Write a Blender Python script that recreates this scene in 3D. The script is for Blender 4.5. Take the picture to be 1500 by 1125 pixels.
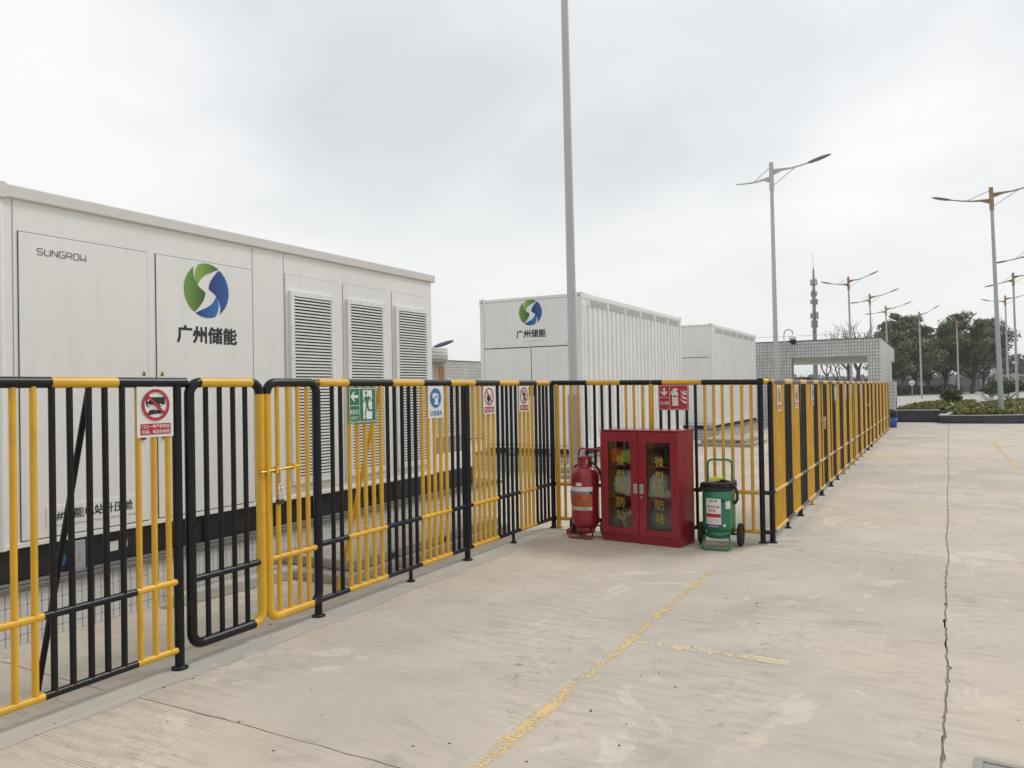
import bpy, bmesh, math, random
from mathutils import Vector, Matrix, noise as mn
R = math.radians
random.seed(7)
for o in list(bpy.data.objects): bpy.data.objects.remove(o)
sc = bpy.context.scene
COL = sc.collection

# ------------------------------------------------------------------ camera
F_PX, HC = 1150.0, 1.6
_y, _p, _r = R(28.4), R(0.52), R(1.0)
FW = Vector((-math.sin(_y)*math.cos(_p), math.cos(_y)*math.cos(_p), math.sin(_p)))
_rt = Vector((math.cos(_y), math.sin(_y), 0)); _up = _rt.cross(FW)
RT = _rt*math.cos(_r) - _up*math.sin(_r); UP = _up*math.cos(_r) + _rt*math.sin(_r)
cam = bpy.data.objects.new('camera', bpy.data.cameras.new('camera')); COL.objects.link(cam)
cam.data.sensor_width = 36; cam.data.lens = 36*F_PX/1500; cam.data.clip_end = 6000; cam.data.clip_start = .05
m3 = Matrix((RT, UP, -FW)).transposed()
cam.matrix_world = Matrix.Translation((0, 0, HC)) @ m3.to_4x4()
sc.camera = cam
sc.render.resolution_x, sc.render.resolution_y = 1024, 768

# ------------------------------------------------------------------ sky: overcast
SUN_AZ, SUN_EL = R(32), R(48)          # azimuth measured from +Y towards +X
world = bpy.data.worlds.new('World'); sc.world = world; world.use_nodes = True
nt = world.node_tree; nt.nodes.clear()
def N(t, typ, **kw):
    n = t.nodes.new(typ)
    for k, v in kw.items(): setattr(n, k, v)
    return n
wo = N(nt, 'ShaderNodeOutputWorld')
sky = N(nt, 'ShaderNodeTexSky', sky_type='NISHITA', sun_disc=False, sun_elevation=SUN_EL, sun_rotation=SUN_AZ, dust_density=3.0)
b1 = N(nt, 'ShaderNodeBackground'); b1.inputs[1].default_value = .10
nt.links.new(sky.outputs[0], b1.inputs[0])
tc = N(nt, 'ShaderNodeTexCoord'); sx = N(nt, 'ShaderNodeSeparateXYZ'); nt.links.new(tc.outputs['Generated'], sx.inputs[0])
# a flat cloud deck: direction divided by elevation
za = N(nt, 'ShaderNodeMath', operation='MAXIMUM'); za.inputs[1].default_value = 0.0; nt.links.new(sx.outputs[2], za.inputs[0])
zb = N(nt, 'ShaderNodeMath', operation='ADD'); zb.inputs[1].default_value = .22; nt.links.new(za.outputs[0], zb.inputs[0])
vd = N(nt, 'ShaderNodeVectorMath', operation='DIVIDE'); cz = N(nt, 'ShaderNodeCombineXYZ')
for i in range(3): nt.links.new(zb.outputs[0], cz.inputs[i])
nt.links.new(tc.outputs['Generated'], vd.inputs[0]); nt.links.new(cz.outputs[0], vd.inputs[1])
n1 = N(nt, 'ShaderNodeTexNoise'); n1.inputs['Scale'].default_value = 1.15; n1.inputs['Detail'].default_value = 5; n1.inputs['Roughness'].default_value = .42
n1.inputs['Distortion'].default_value = .25
mpg = N(nt, 'ShaderNodeMapping'); mpg.inputs['Location'].default_value = (3.1, 1.7, 0); mpg.inputs['Scale'].default_value = (1, 1, .3)
nt.links.new(vd.outputs[0], mpg.inputs[0]); nt.links.new(mpg.outputs[0], n1.inputs['Vector'])
cr = N(nt, 'ShaderNodeValToRGB'); e = cr.color_ramp.elements
e[0].position = .36; e[0].color = (.655, .68, .705, 1); e[1].position = .66; e[1].color = (.90, .905, .91, 1)
x = e.new(.5); x.color = (.765, .785, .80, 1)
nt.links.new(n1.outputs[0], cr.inputs[0])
# the deck thins to pale haze towards the horizon
hz = N(nt, 'ShaderNodeMapRange'); hz.inputs[1].default_value = 0; hz.inputs[2].default_value = .33; hz.inputs[3].default_value = 1; hz.inputs[4].default_value = 0
hz.interpolation_type = 'SMOOTHSTEP'
nt.links.new(sx.outputs[2], hz.inputs[0])
mx = N(nt, 'ShaderNodeMix', data_type='RGBA'); mx.inputs[7].default_value = (.875, .88, .86, 1)
nt.links.new(hz.outputs[0], mx.inputs[0]); nt.links.new(cr.outputs[0], mx.inputs[6])
b2 = N(nt, 'ShaderNodeBackground'); b2.inputs[1].default_value = 1.0; nt.links.new(mx.outputs[2], b2.inputs[0])
ms = N(nt, 'ShaderNodeMixShader'); ms.inputs[0].default_value = .95
nt.links.new(b1.outputs[0], ms.inputs[1]); nt.links.new(b2.outputs[0], ms.inputs[2]); nt.links.new(ms.outputs[0], wo.inputs[0])
sun = bpy.data.objects.new('sun', bpy.data.lights.new('sun', 'SUN')); COL.objects.link(sun)
sun.data.energy = 1.4; sun.data.angle = R(15); sun.data.color = (1, .965, .91)
sd = Vector((math.sin(SUN_AZ)*math.cos(SUN_EL), math.cos(SUN_AZ)*math.cos(SUN_EL), math.sin(SUN_EL)))
sun.rotation_euler = sd.to_track_quat('Z', 'Y').to_euler(); sun.location = (0, 0, 30)
sc.view_settings.view_transform = 'Standard'; sc.view_settings.look = 'None'; sc.view_settings.gamma = 1
sc.view_settings.exposure = 0.17; sc.view_settings.use_curve_mapping = False

# ------------------------------------------------------------------ pixel helpers (direction only; distance from what is touched)
def ray(px, py): return FW + RT*((px-750)/F_PX) - UP*((py-562.5)/F_PX)
def onz(px, py, z=0.): r = ray(px, py); t = (z-HC)/r.z; return Vector((0, 0, HC)) + r*t
def ondepth(px, py, d): return Vector((0, 0, HC)) + ray(px, py)*d       # d = distance along the view axis

# ------------------------------------------------------------------ materials
MATS = {}
def srgb(r, g, b):
    f = lambda c: (c/255/12.92) if c/255 <= .04045 else ((c/255+.055)/1.055)**2.4
    return (f(r), f(g), f(b))
def mat(name, col, rough=.5, metal=0., var=.06, vscale=6., bump=0., bscale=80., dirt=0., dirtcol=(.12, .1, .075), spec=.5, coat=0., streak=False):
    if name in MATS: return MATS[name]
    m = bpy.data.materials.new(name); m.use_nodes = True; t = m.node_tree
    p = t.nodes['Principled BSDF']
    p.inputs['Roughness'].default_value = rough; p.inputs['Metallic'].default_value = metal
    p.inputs['Specular IOR Level'].default_value = spec
    if coat: p.inputs['Coat Weight'].default_value = coat; p.inputs['Coat Roughness'].default_value = .15
    tcn = N(t, 'ShaderNodeTexCoord'); geo = N(t, 'ShaderNodeNewGeometry')
    nz = N(t, 'ShaderNodeTexNoise'); nz.inputs['Scale'].default_value = vscale; nz.inputs['Detail'].default_value = 5
    t.links.new(geo.outputs['Position'], nz.inputs['Vector'])
    mr = N(t, 'ShaderNodeMapRange'); mr.inputs[1].default_value = .3; mr.inputs[2].default_value = .7
    mr.inputs[3].default_value = 1-var; mr.inputs[4].default_value = 1+var
    t.links.new(nz.outputs[0], mr.inputs[0])
    cm = N(t, 'ShaderNodeVectorMath', operation='SCALE'); cm.inputs[0].default_value = col
    t.links.new(mr.outputs[0], cm.inputs[3]); out = cm.outputs[0]
    if dirt:
        n2 = N(t, 'ShaderNodeTexNoise'); n2.inputs['Scale'].default_value = 1.0; n2.inputs['Detail'].default_value = 8; n2.inputs['Roughness'].default_value = .65
        mp = N(t, 'ShaderNodeMapping'); mp.inputs['Scale'].default_value = (9, 9, .7) if streak else (3, 3, 3)
        t.links.new(geo.outputs['Position'], mp.inputs[0]); t.links.new(mp.outputs[0], n2.inputs['Vector'])
        r2 = N(t, 'ShaderNodeMapRange'); r2.inputs[1].default_value = .52; r2.inputs[2].default_value = .85; r2.inputs[3].default_value = 0; r2.inputs[4].default_value = dirt
        t.links.new(n2.outputs[0], r2.inputs[0])
        mm = N(t, 'ShaderNodeMix', data_type='RGBA'); mm.inputs[7].default_value = (*dirtcol, 1)
        t.links.new(r2.outputs[0], mm.inputs[0]); t.links.new(out, mm.inputs[6]); out = mm.outputs[2]
        rr = N(t, 'ShaderNodeMapRange'); rr.inputs[3].default_value = rough*.85; rr.inputs[4].default_value = min(1, rough*1.3)
        t.links.new(n2.outputs[0], rr.inputs[0]); t.links.new(rr.outputs[0], p.inputs['Roughness'])
    t.links.new(out, p.inputs['Base Color'])
    if bump:
        nb = N(t, 'ShaderNodeTexNoise'); nb.inputs['Scale'].default_value = bscale; nb.inputs['Detail'].default_value = 4
        t.links.new(geo.outputs['Position'], nb.inputs['Vector'])
        bp = N(t, 'ShaderNodeBump'); bp.inputs['Strength'].default_value = bump; bp.inputs['Distance'].default_value = .01
        t.links.new(nb.outputs[0], bp.inputs['Height']); t.links.new(bp.outputs[0], p.inputs['Normal'])
    MATS[name] = m; return m

YEL = mat('yellow paint', (.65, .365, .018), .34, var=.09, vscale=5, dirt=.45, dirtcol=(.27, .15, .035), bump=.05, bscale=45)
BLK = mat('black paint', (.005, .0055, .009), .3, var=.2, vscale=6, dirt=.14, dirtcol=(.07, .06, .05), bump=.05, bscale=45, spec=.33)
WHT = mat('white enamel', (.75, .745, .725), .42, var=.03, vscale=1.2, dirt=.24, dirtcol=(.36, .34, .3), streak=True, bump=.015, bscale=3)
WHT2 = mat('container white', (.77, .775, .76), .45, var=.03, vscale=1.5, dirt=.24, dirtcol=(.38, .36, .32), streak=True)
SEAM = mat('seam rubber', (.03, .03, .035), .6)
SEAML = mat('panel joint', (.3, .3, .3), .6)
DKSTEEL = mat('base steel', (.010, .011, .013), .42, var=.2, dirt=.3, dirtcol=(.09, .085, .08))
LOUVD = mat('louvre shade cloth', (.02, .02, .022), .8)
GREYBOX = mat('grey cabinet paint', (.27, .26, .25), .45, dirt=.2)
ALU = mat('galvanised steel', (.42, .43, .44), .4, metal=.35, var=.08, vscale=9)
POLE = mat('pole grey paint', (.47, .475, .48), .4, var=.05, vscale=2, dirt=.15, dirtcol=(.3, .29, .27), streak=True)
POLEB = mat('pole pale blue grey', (.40, .42, .455), .4, var=.05, vscale=2)
HUBO = mat('ochre hub paint', (.30, .205, .10), .5, var=.1)
LAMPH = mat('lamp head grey', (.21, .205, .19), .45)
PLATE = mat('sign white', (.70, .68, .65), .38, var=.04, vscale=8, dirt=.15, dirtcol=(.45, .42, .38))
SRED = mat('sign red', (.40, .018, .035), .38, var=.1, vscale=10)
SGRN = mat('sign green', (.008, .17, .075), .38, var=.1, vscale=10)
SBLU = mat('sign blue', (.01, .17, .42), .38, var=.08, vscale=10)
INK = mat('black ink', (.014, .014, .016), .5)
INKG = mat('grey ink', (.45, .45, .45), .5)
CABR = mat('cabinet red enamel', (.25, .006, .024), .27, var=.1, vscale=3, dirt=.14, dirtcol=(.3, .12, .1), coat=.3)
EXTR = mat('extinguisher red', (.29, .010, .022), .25, var=.06, vscale=5, dirt=.12, dirtcol=(.3, .12, .1), coat=.4)
EXTG = mat('extinguisher green', (.008, .175, .08), .26, var=.06, vscale=5, dirt=.12, dirtcol=(.2, .25, .2), coat=.4)
TYRE = mat('tyre rubber', (.02, .02, .021), .75, dirt=.4, dirtcol=(.16, .15, .13))
HOSE = mat('hose rubber', (.012, .012, .013), .42, dirt=.2, dirtcol=(.1, .1, .09))
STEEL = mat('bright steel', (.62, .61, .58), .28, metal=.9, var=.1)
BRASS = mat('brass', (.5, .36, .1), .35, metal=.8)
GOLDT = mat('gold lettering', (.40, .30, .03), .45)
TAGY = mat('lime plastic', (.62, .75, .02), .4)
CAPST = mat('plinth cap stone', (.15, .145, .135), .8, var=.2, vscale=14, dirt=.4, dirtcol=(.36, .34, .3), bump=.3, bscale=40)
TILE = mat('glazed tile', (.60, .595, .575), .22, var=.05, vscale=16, dirt=.25, dirtcol=(.3, .27, .22))
GROUT = mat('grout', (.10, .098, .095), .9, var=.25, vscale=30)
SLABC = mat('precast slab', (.36, .335, .29), .85, var=.12, vscale=5, dirt=.4, dirtcol=(.16, .145, .12), bump=.25, bscale=60)
KERBG = mat('dark planter coping', (.055, .06, .075), .7, var=.15, vscale=2, dirt=.25, dirtcol=(.2, .19, .18))
KERBL = mat('pale coping', (.45, .43, .39), .8, var=.1, vscale=3, dirt=.3, dirtcol=(.22, .2, .17))
BINB = mat('bin blue', (.02, .075, .36), .45)
BARK = mat('bark', (.065, .052, .04), .9, var=.3, vscale=8, bump=.6, bscale=20)
BARKL = mat('bare branch', (.10, .088, .075), .9, var=.3, vscale=8)
STONE = mat('pebble', (.09, .08, .07), .85, var=.5, vscale=60)
SOIL = mat('soil', (.09, .075, .05), .95, var=.3, vscale=4)
MAST = mat('mast steel', (.26, .30, .33), .5, metal=.3)
ANT = mat('antenna plastic', (.42, .47, .48), .5)

def leafmat(name, a, b):
    m = bpy.data.materials.new(name); m.use_nodes = True; t = m.node_tree; p = t.nodes['Principled BSDF']
    g = N(t, 'ShaderNodeNewGeometry'); nz = N(t, 'ShaderNodeTexNoise'); nz.inputs['Scale'].default_value = .55; nz.inputs['Detail'].default_value = 3
    t.links.new(g.outputs['Position'], nz.inputs['Vector'])
    ad = N(t, 'ShaderNodeMath', operation='MULTIPLY_ADD'); ad.inputs[1].default_value = .45
    t.links.new(g.outputs['Random Per Island'], ad.inputs[0]); t.links.new(nz.outputs[0], ad.inputs[2])
    r = N(t, 'ShaderNodeValToRGB'); r.color_ramp.elements[0].position = .35; r.color_ramp.elements[0].color = (*a, 1)
    r.color_ramp.elements[1].position = 1.; r.color_ramp.elements[1].color = (*b, 1)
    t.links.new(ad.outputs[0], r.inputs[0]); t.links.new(r.outputs[0], p.inputs['Base Color']); p.inputs['Roughness'].default_value = .55
    return m
LEAF = leafmat('tree leaf', (.045, .066, .026), (.145, .178, .07))
LEAF2 = leafmat('young tree leaf', (.05, .075, .03), (.165, .20, .085))
LEAFB = leafmat('bush leaf', (.022, .04, .016), (.085, .12, .04))
GRASS = leafmat('ground cover leaf', (.06, .075, .016), (.27, .26, .06))
HEDGE = leafmat('hedge leaf', (.02, .035, .014), (.07, .095, .035))
FARL = leafmat('far leaf', (.05, .07, .06), (.10, .13, .10))

def tilemat(name, col, grout, tw, th, axis):
    """small glazed tiles too far away to build one by one (axis: the wall's running direction)"""
    m = bpy.data.materials.new(name); m.use_nodes = True; t = m.node_tree; p = t.nodes['Principled BSDF']
    g = N(t, 'ShaderNodeNewGeometry'); s = N(t, 'ShaderNodeSeparateXYZ'); c = N(t, 'ShaderNodeCombineXYZ')
    t.links.new(g.outputs['Position'], s.inputs[0])
    if axis == 'xy':
        ad = N(t, 'ShaderNodeMath', operation='ADD'); t.links.new(s.outputs[0], ad.inputs[0]); t.links.new(s.outputs[1], ad.inputs[1]); t.links.new(ad.outputs[0], c.inputs[0])
    else: t.links.new(s.outputs[0 if axis == 'x' else 1], c.inputs[0])
    t.links.new(s.outputs[2], c.inputs[1])
    b = N(t, 'ShaderNodeTexBrick'); b.offset = 0; b.squash = 1
    b.inputs['Color1'].default_value = (*col, 1); b.inputs['Color2'].default_value = (*[v*.88 for v in col], 1); b.inputs['Mortar'].default_value = (*grout, 1)
    b.inputs['Scale'].default_value = 1; b.inputs['Brick Width'].default_value = tw; b.inputs['Row Height'].default_value = th
    b.inputs['Mortar Size'].default_value = tw*.075; b.inputs['Mortar Smooth'].default_value = .1
    t.links.new(c.outputs[0], b.inputs['Vector'])
    nz = N(t, 'ShaderNodeTexNoise'); nz.inputs['Scale'].default_value = 1.3; nz.inputs['Detail'].default_value = 6; t.links.new(g.outputs['Position'], nz.inputs['Vector'])
    mr = N(t, 'ShaderNodeMapRange'); mr.inputs[1].default_value = .3; mr.inputs[2].default_value = .75; mr.inputs[3].default_value = 1.05; mr.inputs[4].default_value = .82; t.links.new(nz.outputs[0], mr.inputs[0])
    v = N(t, 'ShaderNodeVectorMath', operation='SCALE'); t.links.new(b.outputs[0], v.inputs[0]); t.links.new(mr.outputs[0], v.inputs[3])
    t.links.new(v.outputs[0], p.inputs['Base Color']); p.inputs['Roughness'].default_value = .35
    bp = N(t, 'ShaderNodeBump'); bp.inputs['Strength'].default_value = .5; bp.inputs['Distance'].default_value = -.004
    t.links.new(b.outputs[1], bp.inputs['Height']); t.links.new(bp.outputs[0], p.inputs['Normal'])
    return m
TILEX = tilemat('far tile cladding', (.62, .62, .61), (.13, .13, .132), .105, .13, 'xy')
TILEW = tilemat('yard wall tile cladding', (.66, .65, .62), (.17, .17, .168), .10, .105, 'xy')
TILEN = tilemat('plinth tile cladding', (.56, .555, .535), (.12, .12, .118), .06, .1, 'xy')

def concrete(name, tint=(1, 1, 1), smooth=False):
    m = bpy.data.materials.new(name); m.use_nodes = True; t = m.node_tree; p = t.nodes['Principled BSDF']
    L = t.links.new
    g = N(t, 'ShaderNodeNewGeometry'); oi = N(t, 'ShaderNodeObjectInfo')
    def noise(scale, det=6, ro=.55, sc3=None, dist=0):
        n = N(t, 'ShaderNodeTexNoise'); n.inputs['Scale'].default_value = scale; n.inputs['Detail'].default_value = det; n.inputs['Roughness'].default_value = ro; n.inputs['Distortion'].default_value = dist
        if sc3:
            mp = N(t, 'ShaderNodeMapping'); mp.inputs['Scale'].default_value = sc3; L(g.outputs['Position'], mp.inputs[0]); L(mp.outputs[0], n.inputs['Vector'])
        else: L(g.outputs['Position'], n.inputs['Vector'])
        return n.outputs[0]
    def rng(i, a, b, c, d):
        r = N(t, 'ShaderNodeMapRange'); L(i, r.inputs[0])
        for k, v in enumerate((a, b, c, d)): r.inputs[k+1].default_value = v
        return r.outputs[0]
    def mixc(f, a, bcol):
        x = N(t, 'ShaderNodeMix', data_type='RGBA'); L(f, x.inputs[0]); L(a, x.inputs[6])
        x.inputs[7].default_value = (*bcol, 1); return x.outputs[2]
    def mul(a, b):
        x = N(t, 'ShaderNodeMath', operation='MULTIPLY'); L(a, x.inputs[0])
        if isinstance(b, (int, float)): x.inputs[1].default_value = b
        else: L(b, x.inputs[1])
        return x.outputs[0]
    base = N(t, 'ShaderNodeValToRGB'); el = base.color_ramp.elements
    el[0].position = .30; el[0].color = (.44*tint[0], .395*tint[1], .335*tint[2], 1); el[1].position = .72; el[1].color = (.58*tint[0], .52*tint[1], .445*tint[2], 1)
    L(noise(.75, 8, .6, None, .4), base.inputs[0]); col = base.outputs[0]
    col = mixc(rng(noise(.35, 5, .5), .46, .66, 0, .6), col, (.62*tint[0], .51*tint[1], .385*tint[2]))     # warm worn areas
    col = mixc(rng(noise(1.3, 12, .74, (1, .75, 1), .8), .575, .605, 0, .42), col, (.70, .65, .56))                 # pale laitance patches
    col = mixc(rng(noise(1.0, 12, .74, (.8, 1.2, 1), .8), .565, .64, 0, .5), col, (.36, .325, .275))            # dull stains
    col = mixc(rng(noise(5.5, 7, .7), .66, .74, 0, .45), col, (.20, .185, .165))                              # small spots
    col = mixc(rng(noise(55, 3, .6), .69, .74, 0, .6), col, (.13, .115, .10))                                # specks
    col = mixc(rng(noise(2.2, 6, .6, (.35, 9, 1)), .57, .78, 0, .18), col, (.36, .33, .29))                  # drag marks across the lane
    col = mixc(rng(noise(2.0, 6, .6, (7, .3, 1), .3), .60, .72, 0, .40), col, (.62, .58, .515))                # tyre scuffs along the lane
    col = mixc(mul(rng(noise(.8, 6, .6, None, .6), .52, .64, 0, 1), rng(noise(13, 10, .8), .54, .60, 0, .75)), col, (.27, .25, .22))     # speckled wear
    col = mixc(rng(noise(.55, 10, .7, None, 1.2), .60, .66, 0, .5), col, (.40, .37, .325))                         # damp-looking patches
    col = mixc(rng(noise(.9, 10, .7, (1, 1, 1), 1.6), .62, .64, 0, .45), col, (.66, .56, .43))                        # scaled warm patches
    if not smooth:
        # brushed grooves running across the lane (X direction), worn away in patches
        w = N(t, 'ShaderNodeTexWave', wave_type='BANDS', bands_direction='Y'); w.inputs['Scale'].default_value = 19; w.inputs['Distortion'].default_value = .9
        w.inputs['Detail'].default_value = 2; w.inputs['Detail Scale'].default_value = .7
        L(g.outputs['Position'], w.inputs['Vector'])
        line = rng(w.outputs[0], .0, .34, 1, 0)
        msk = mul(rng(noise(.7, 6, .6, None, .5), .42, .58, 0, 1), rng(noise(20, 4, .6, (.16, 1, 1)), .44, .60, 0, 1))
        gr = mul(line, msk)
        col = mixc(mul(gr, .75), col, (.19, .165, .14))
    vr = N(t, 'ShaderNodeVectorMath', operation='SCALE'); L(col, vr.inputs[0]); L(rng(oi.outputs['Random'], 0, 1, .94, 1.05), vr.inputs[3])
    L(vr.outputs[0], p.inputs['Base Color']); p.inputs['Roughness'].default_value = .82; p.inputs['Specular IOR Level'].default_value = .3
    b1 = N(t, 'ShaderNodeBump'); b1.inputs['Strength'].default_value = .35; b1.inputs['Distance'].default_value = .006
    L(noise(38, 8, .7), b1.inputs['Height'])
    if not smooth:
        b2 = N(t, 'ShaderNodeBump'); b2.inputs['Strength'].default_value = .5; b2.inputs['Distance'].default_value = -.004
        L(gr, b2.inputs['Height']); L(b1.outputs[0], b2.inputs['Normal']); L(b2.outputs[0], p.inputs['Normal'])
    else: L(b1.outputs[0], p.inputs['Normal'])
    return m
CONC = concrete('grooved concrete')
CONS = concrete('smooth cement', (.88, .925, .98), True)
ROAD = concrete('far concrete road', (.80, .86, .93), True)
DIRT = mat('joint dirt', (.24, .21, .175), .95, var=.3, vscale=20)
def paintmat(name, c, thr):
    m = bpy.data.materials.new(name); m.use_nodes = True; t = m.node_tree; p = t.nodes['Principled BSDF']; g = N(t, 'ShaderNodeNewGeometry')
    a = N(t, 'ShaderNodeTexNoise'); a.inputs['Scale'].default_value = 26; a.inputs['Detail'].default_value = 10; a.inputs['Roughness'].default_value = .75
    t.links.new(g.outputs['Position'], a.inputs['Vector'])
    r = N(t, 'ShaderNodeMapRange'); r.inputs[1].default_value = thr; r.inputs[2].default_value = thr+.16; t.links.new(a.outputs[0], r.inputs[0])
    x = N(t, 'ShaderNodeMix', data_type='RGBA'); x.inputs[6].default_value = (.53, .46, .37, 1); x.inputs[7].default_value = (*c, 1)
    t.links.new(r.outputs[0], x.inputs[0]); t.links.new(x.outputs[2], p.inputs['Base Color']); p.inputs['Roughness'].default_value = .85; p.inputs['Specular IOR Level'].default_value = .2
    return m
PAINT = paintmat('worn yellow road paint', (.74, .50, .17), .40); PAINT2 = paintmat('faded cream road paint', (.70, .58, .33), .44)

def gradmat(name, a, b):
    m = bpy.data.materials.new(name); m.use_nodes = True; t = m.node_tree; p = t.nodes['Principled BSDF']
    tcn = N(t, 'ShaderNodeTexCoord'); s = N(t, 'ShaderNodeSeparateXYZ'); t.links.new(tcn.outputs['Generated'], s.inputs[0])
    x = N(t, 'ShaderNodeMix', data_type='RGBA'); x.inputs[6].default_value = (*a, 1); x.inputs[7].default_value = (*b, 1)
    t.links.new(s.outputs[0], x.inputs[0]); t.links.new(x.outputs[2], p.inputs['Base Color']); p.inputs['Roughness'].default_value = .35
    return m
LG1 = gradmat('logo green', (.16, .31, .045), (.02, .085, .02)); LG2 = gradmat('logo light green', (.24, .40, .06), (.03, .12, .03))
LB1 = gradmat('logo blue', (.006, .03, .15), (.015, .10, .34)); LB2 = gradmat('logo mid blue', (.006, .035, .17), (.02, .16, .45))
def glassmat():
    m = bpy.data.materials.new('cabinet glass'); m.use_nodes = True; t = m.node_tree; t.nodes.remove(t.nodes['Principled BSDF'])
    o = t.nodes['Material Output']; a = N(t, 'ShaderNodeBsdfTransparent'); a.inputs[0].default_value = (.93, .95, .94, 1)
    g = N(t, 'ShaderNodeBsdfGlossy'); g.inputs['Roughness'].default_value = .03; f = N(t, 'ShaderNodeFresnel'); f.inputs[0].default_value = 1.5
    x = N(t, 'ShaderNodeMixShader'); t.links.new(f.outputs[0], x.inputs[0]); t.links.new(a.outputs[0], x.inputs[1]); t.links.new(g.outputs[0], x.inputs[2]); t.links.new(x.outputs[0], o.inputs[0])
    return m
GLASS = glassmat()

# ------------------------------------------------------------------ mesh helpers
def box(bm, x0, x1, y0, y1, z0, z1):
    v = [bm.verts.new(c) for c in ((x0,y0,z0),(x1,y0,z0),(x1,y1,z0),(x0,y1,z0),(x0,y0,z1),(x1,y0,z1),(x1,y1,z1),(x0,y1,z1))]
    for f in ((0,3,2,1),(4,5,6,7),(0,1,5,4),(1,2,6,5),(2,3,7,6),(3,0,4,7)): bm.faces.new([v[i] for i in f])
    return v
def frame(d):
    d = d.normalized(); a = Vector((0,0,1)) if abs(d.z) < .9 else Vector((1,0,0))
    u = d.cross(a).normalized(); return u, d.cross(u).normalized()
def cyl(bm, p0, p1, r0, r1=None, n=12, caps=True):
    p0, p1 = Vector(p0), Vector(p1); r1 = r0 if r1 is None else r1; u, w = frame(p1-p0)
    rings = []
    for p, r in ((p0, r0), (p1, r1)):
        rings.append([bm.verts.new(p + (u*math.cos(2*math.pi*i/n) + w*math.sin(2*math.pi*i/n))*r) for i in range(n)])
    for i in range(n):
        f = bm.faces.new((rings[0][i], rings[0][(i+1)%n], rings[1][(i+1)%n], rings[1][i])); f.smooth = True
    if caps:
        for k, rg in enumerate(rings):
            vs = [bm.verts.new(v.co) for v in rg]; bm.faces.new(vs if k == 0 else vs[::-1])
def tube(bm, pts, r, n=10, closed=False, caps=True):
    pts = [Vector(p) for p in pts]; k = len(pts); rad = r if callable(r) else (lambda t: r)
    rings = []; u = None
    for i, p in enumerate(pts):
        a = pts[(i-1) % k] if (closed or i > 0) else p; b = pts[(i+1) % k] if (closed or i < k-1) else p
        d = (b-a).normalized()
        if u is None: u, w = frame(d)
        else: u = (u - d*u.dot(d)).normalized(); w = d.cross(u)
        rr = rad(i/(k-1))
        rings.append([bm.verts.new(p + (u*math.cos(2*math.pi*j/n) + w*math.sin(2*math.pi*j/n))*rr) for j in range(n)])
    for i in range(k if closed else k-1):
        A, B = rings[i], rings[(i+1) % k]
        for j in range(n):
            f = bm.faces.new((A[j], A[(j+1)%n], B[(j+1)%n], B[j])); f.smooth = True
    if caps and not closed:
        for q, rg in enumerate((rings[0], rings[-1])):
            vs = [bm.verts.new(v.co) for v in rg]; bm.faces.new(vs if q else vs[::-1])
def lathe(bm, prof, c=(0,0), n=28):
    rings = [[bm.verts.new((c[0]+r*math.cos(2*math.pi*i/n), c[1]+r*math.sin(2*math.pi*i/n), z)) for i in range(n)] for r, z in prof]
    for A, B in zip(rings, rings[1:]):
        for i in range(n):
            f = bm.faces.new((A[i], A[(i+1)%n], B[(i+1)%n], B[i])); f.smooth = True
    bm.faces.new(rings[0][::-1]); bm.faces.new(rings[-1])
def arc(c, r, a0, a1, n, plane='xz'):
    out = []
    for i in range(n+1):
        a = R(a0 + (a1-a0)*i/n)
        if plane == 'xz': out.append((c[0]+r*math.cos(a), c[1], c[2]+r*math.sin(a)))
        elif plane == 'yz': out.append((c[0], c[1]+r*math.cos(a), c[2]+r*math.sin(a)))
        else: out.append((c[0]+r*math.cos(a), c[1]+r*math.sin(a), c[2]))
    return out
PK = [0]
def poly(bm, pts, y):                       # flat print, facing local -y; each shape a hair above the last
    PK[0] = (PK[0]+1) % 14; y -= PK[0]*.00005
    vs = [bm.verts.new((p[0], y, p[1])) for p in pts]; f = bm.faces.new(vs)
    f.normal_update()
    if f.normal.y > 0: f.normal_flip()
def disc(bm, cx, cz, r, y, n=40, rx=None): poly(bm, [(cx+(rx or r)*math.cos(2*math.pi*i/n), cz+r*math.sin(2*math.pi*i/n)) for i in range(n)], y)
def ring(bm, cx, cz, r0, r1, y, n=40):
    for i in range(n):
        a, b = 2*math.pi*i/n, 2*math.pi*(i+1)/n
        poly(bm, [(cx+r*math.cos(t), cz+r*math.sin(t)) for r, t in ((r0,a),(r1,a),(r1,b),(r0,b))], y)
def rect(bm, x0, x1, z0, z1, y): poly(bm, [(x0,z0),(x1,z0),(x1,z1),(x0,z1)], y)
def seg(bm, a, b, w, y):
    a, b = Vector(a), Vector(b); d = (b-a).normalized(); n = Vector((-d.y, d.x))*w/2
    poly(bm, [tuple(a-n), tuple(b-n), tuple(b+n), tuple(a+n)], y)
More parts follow.
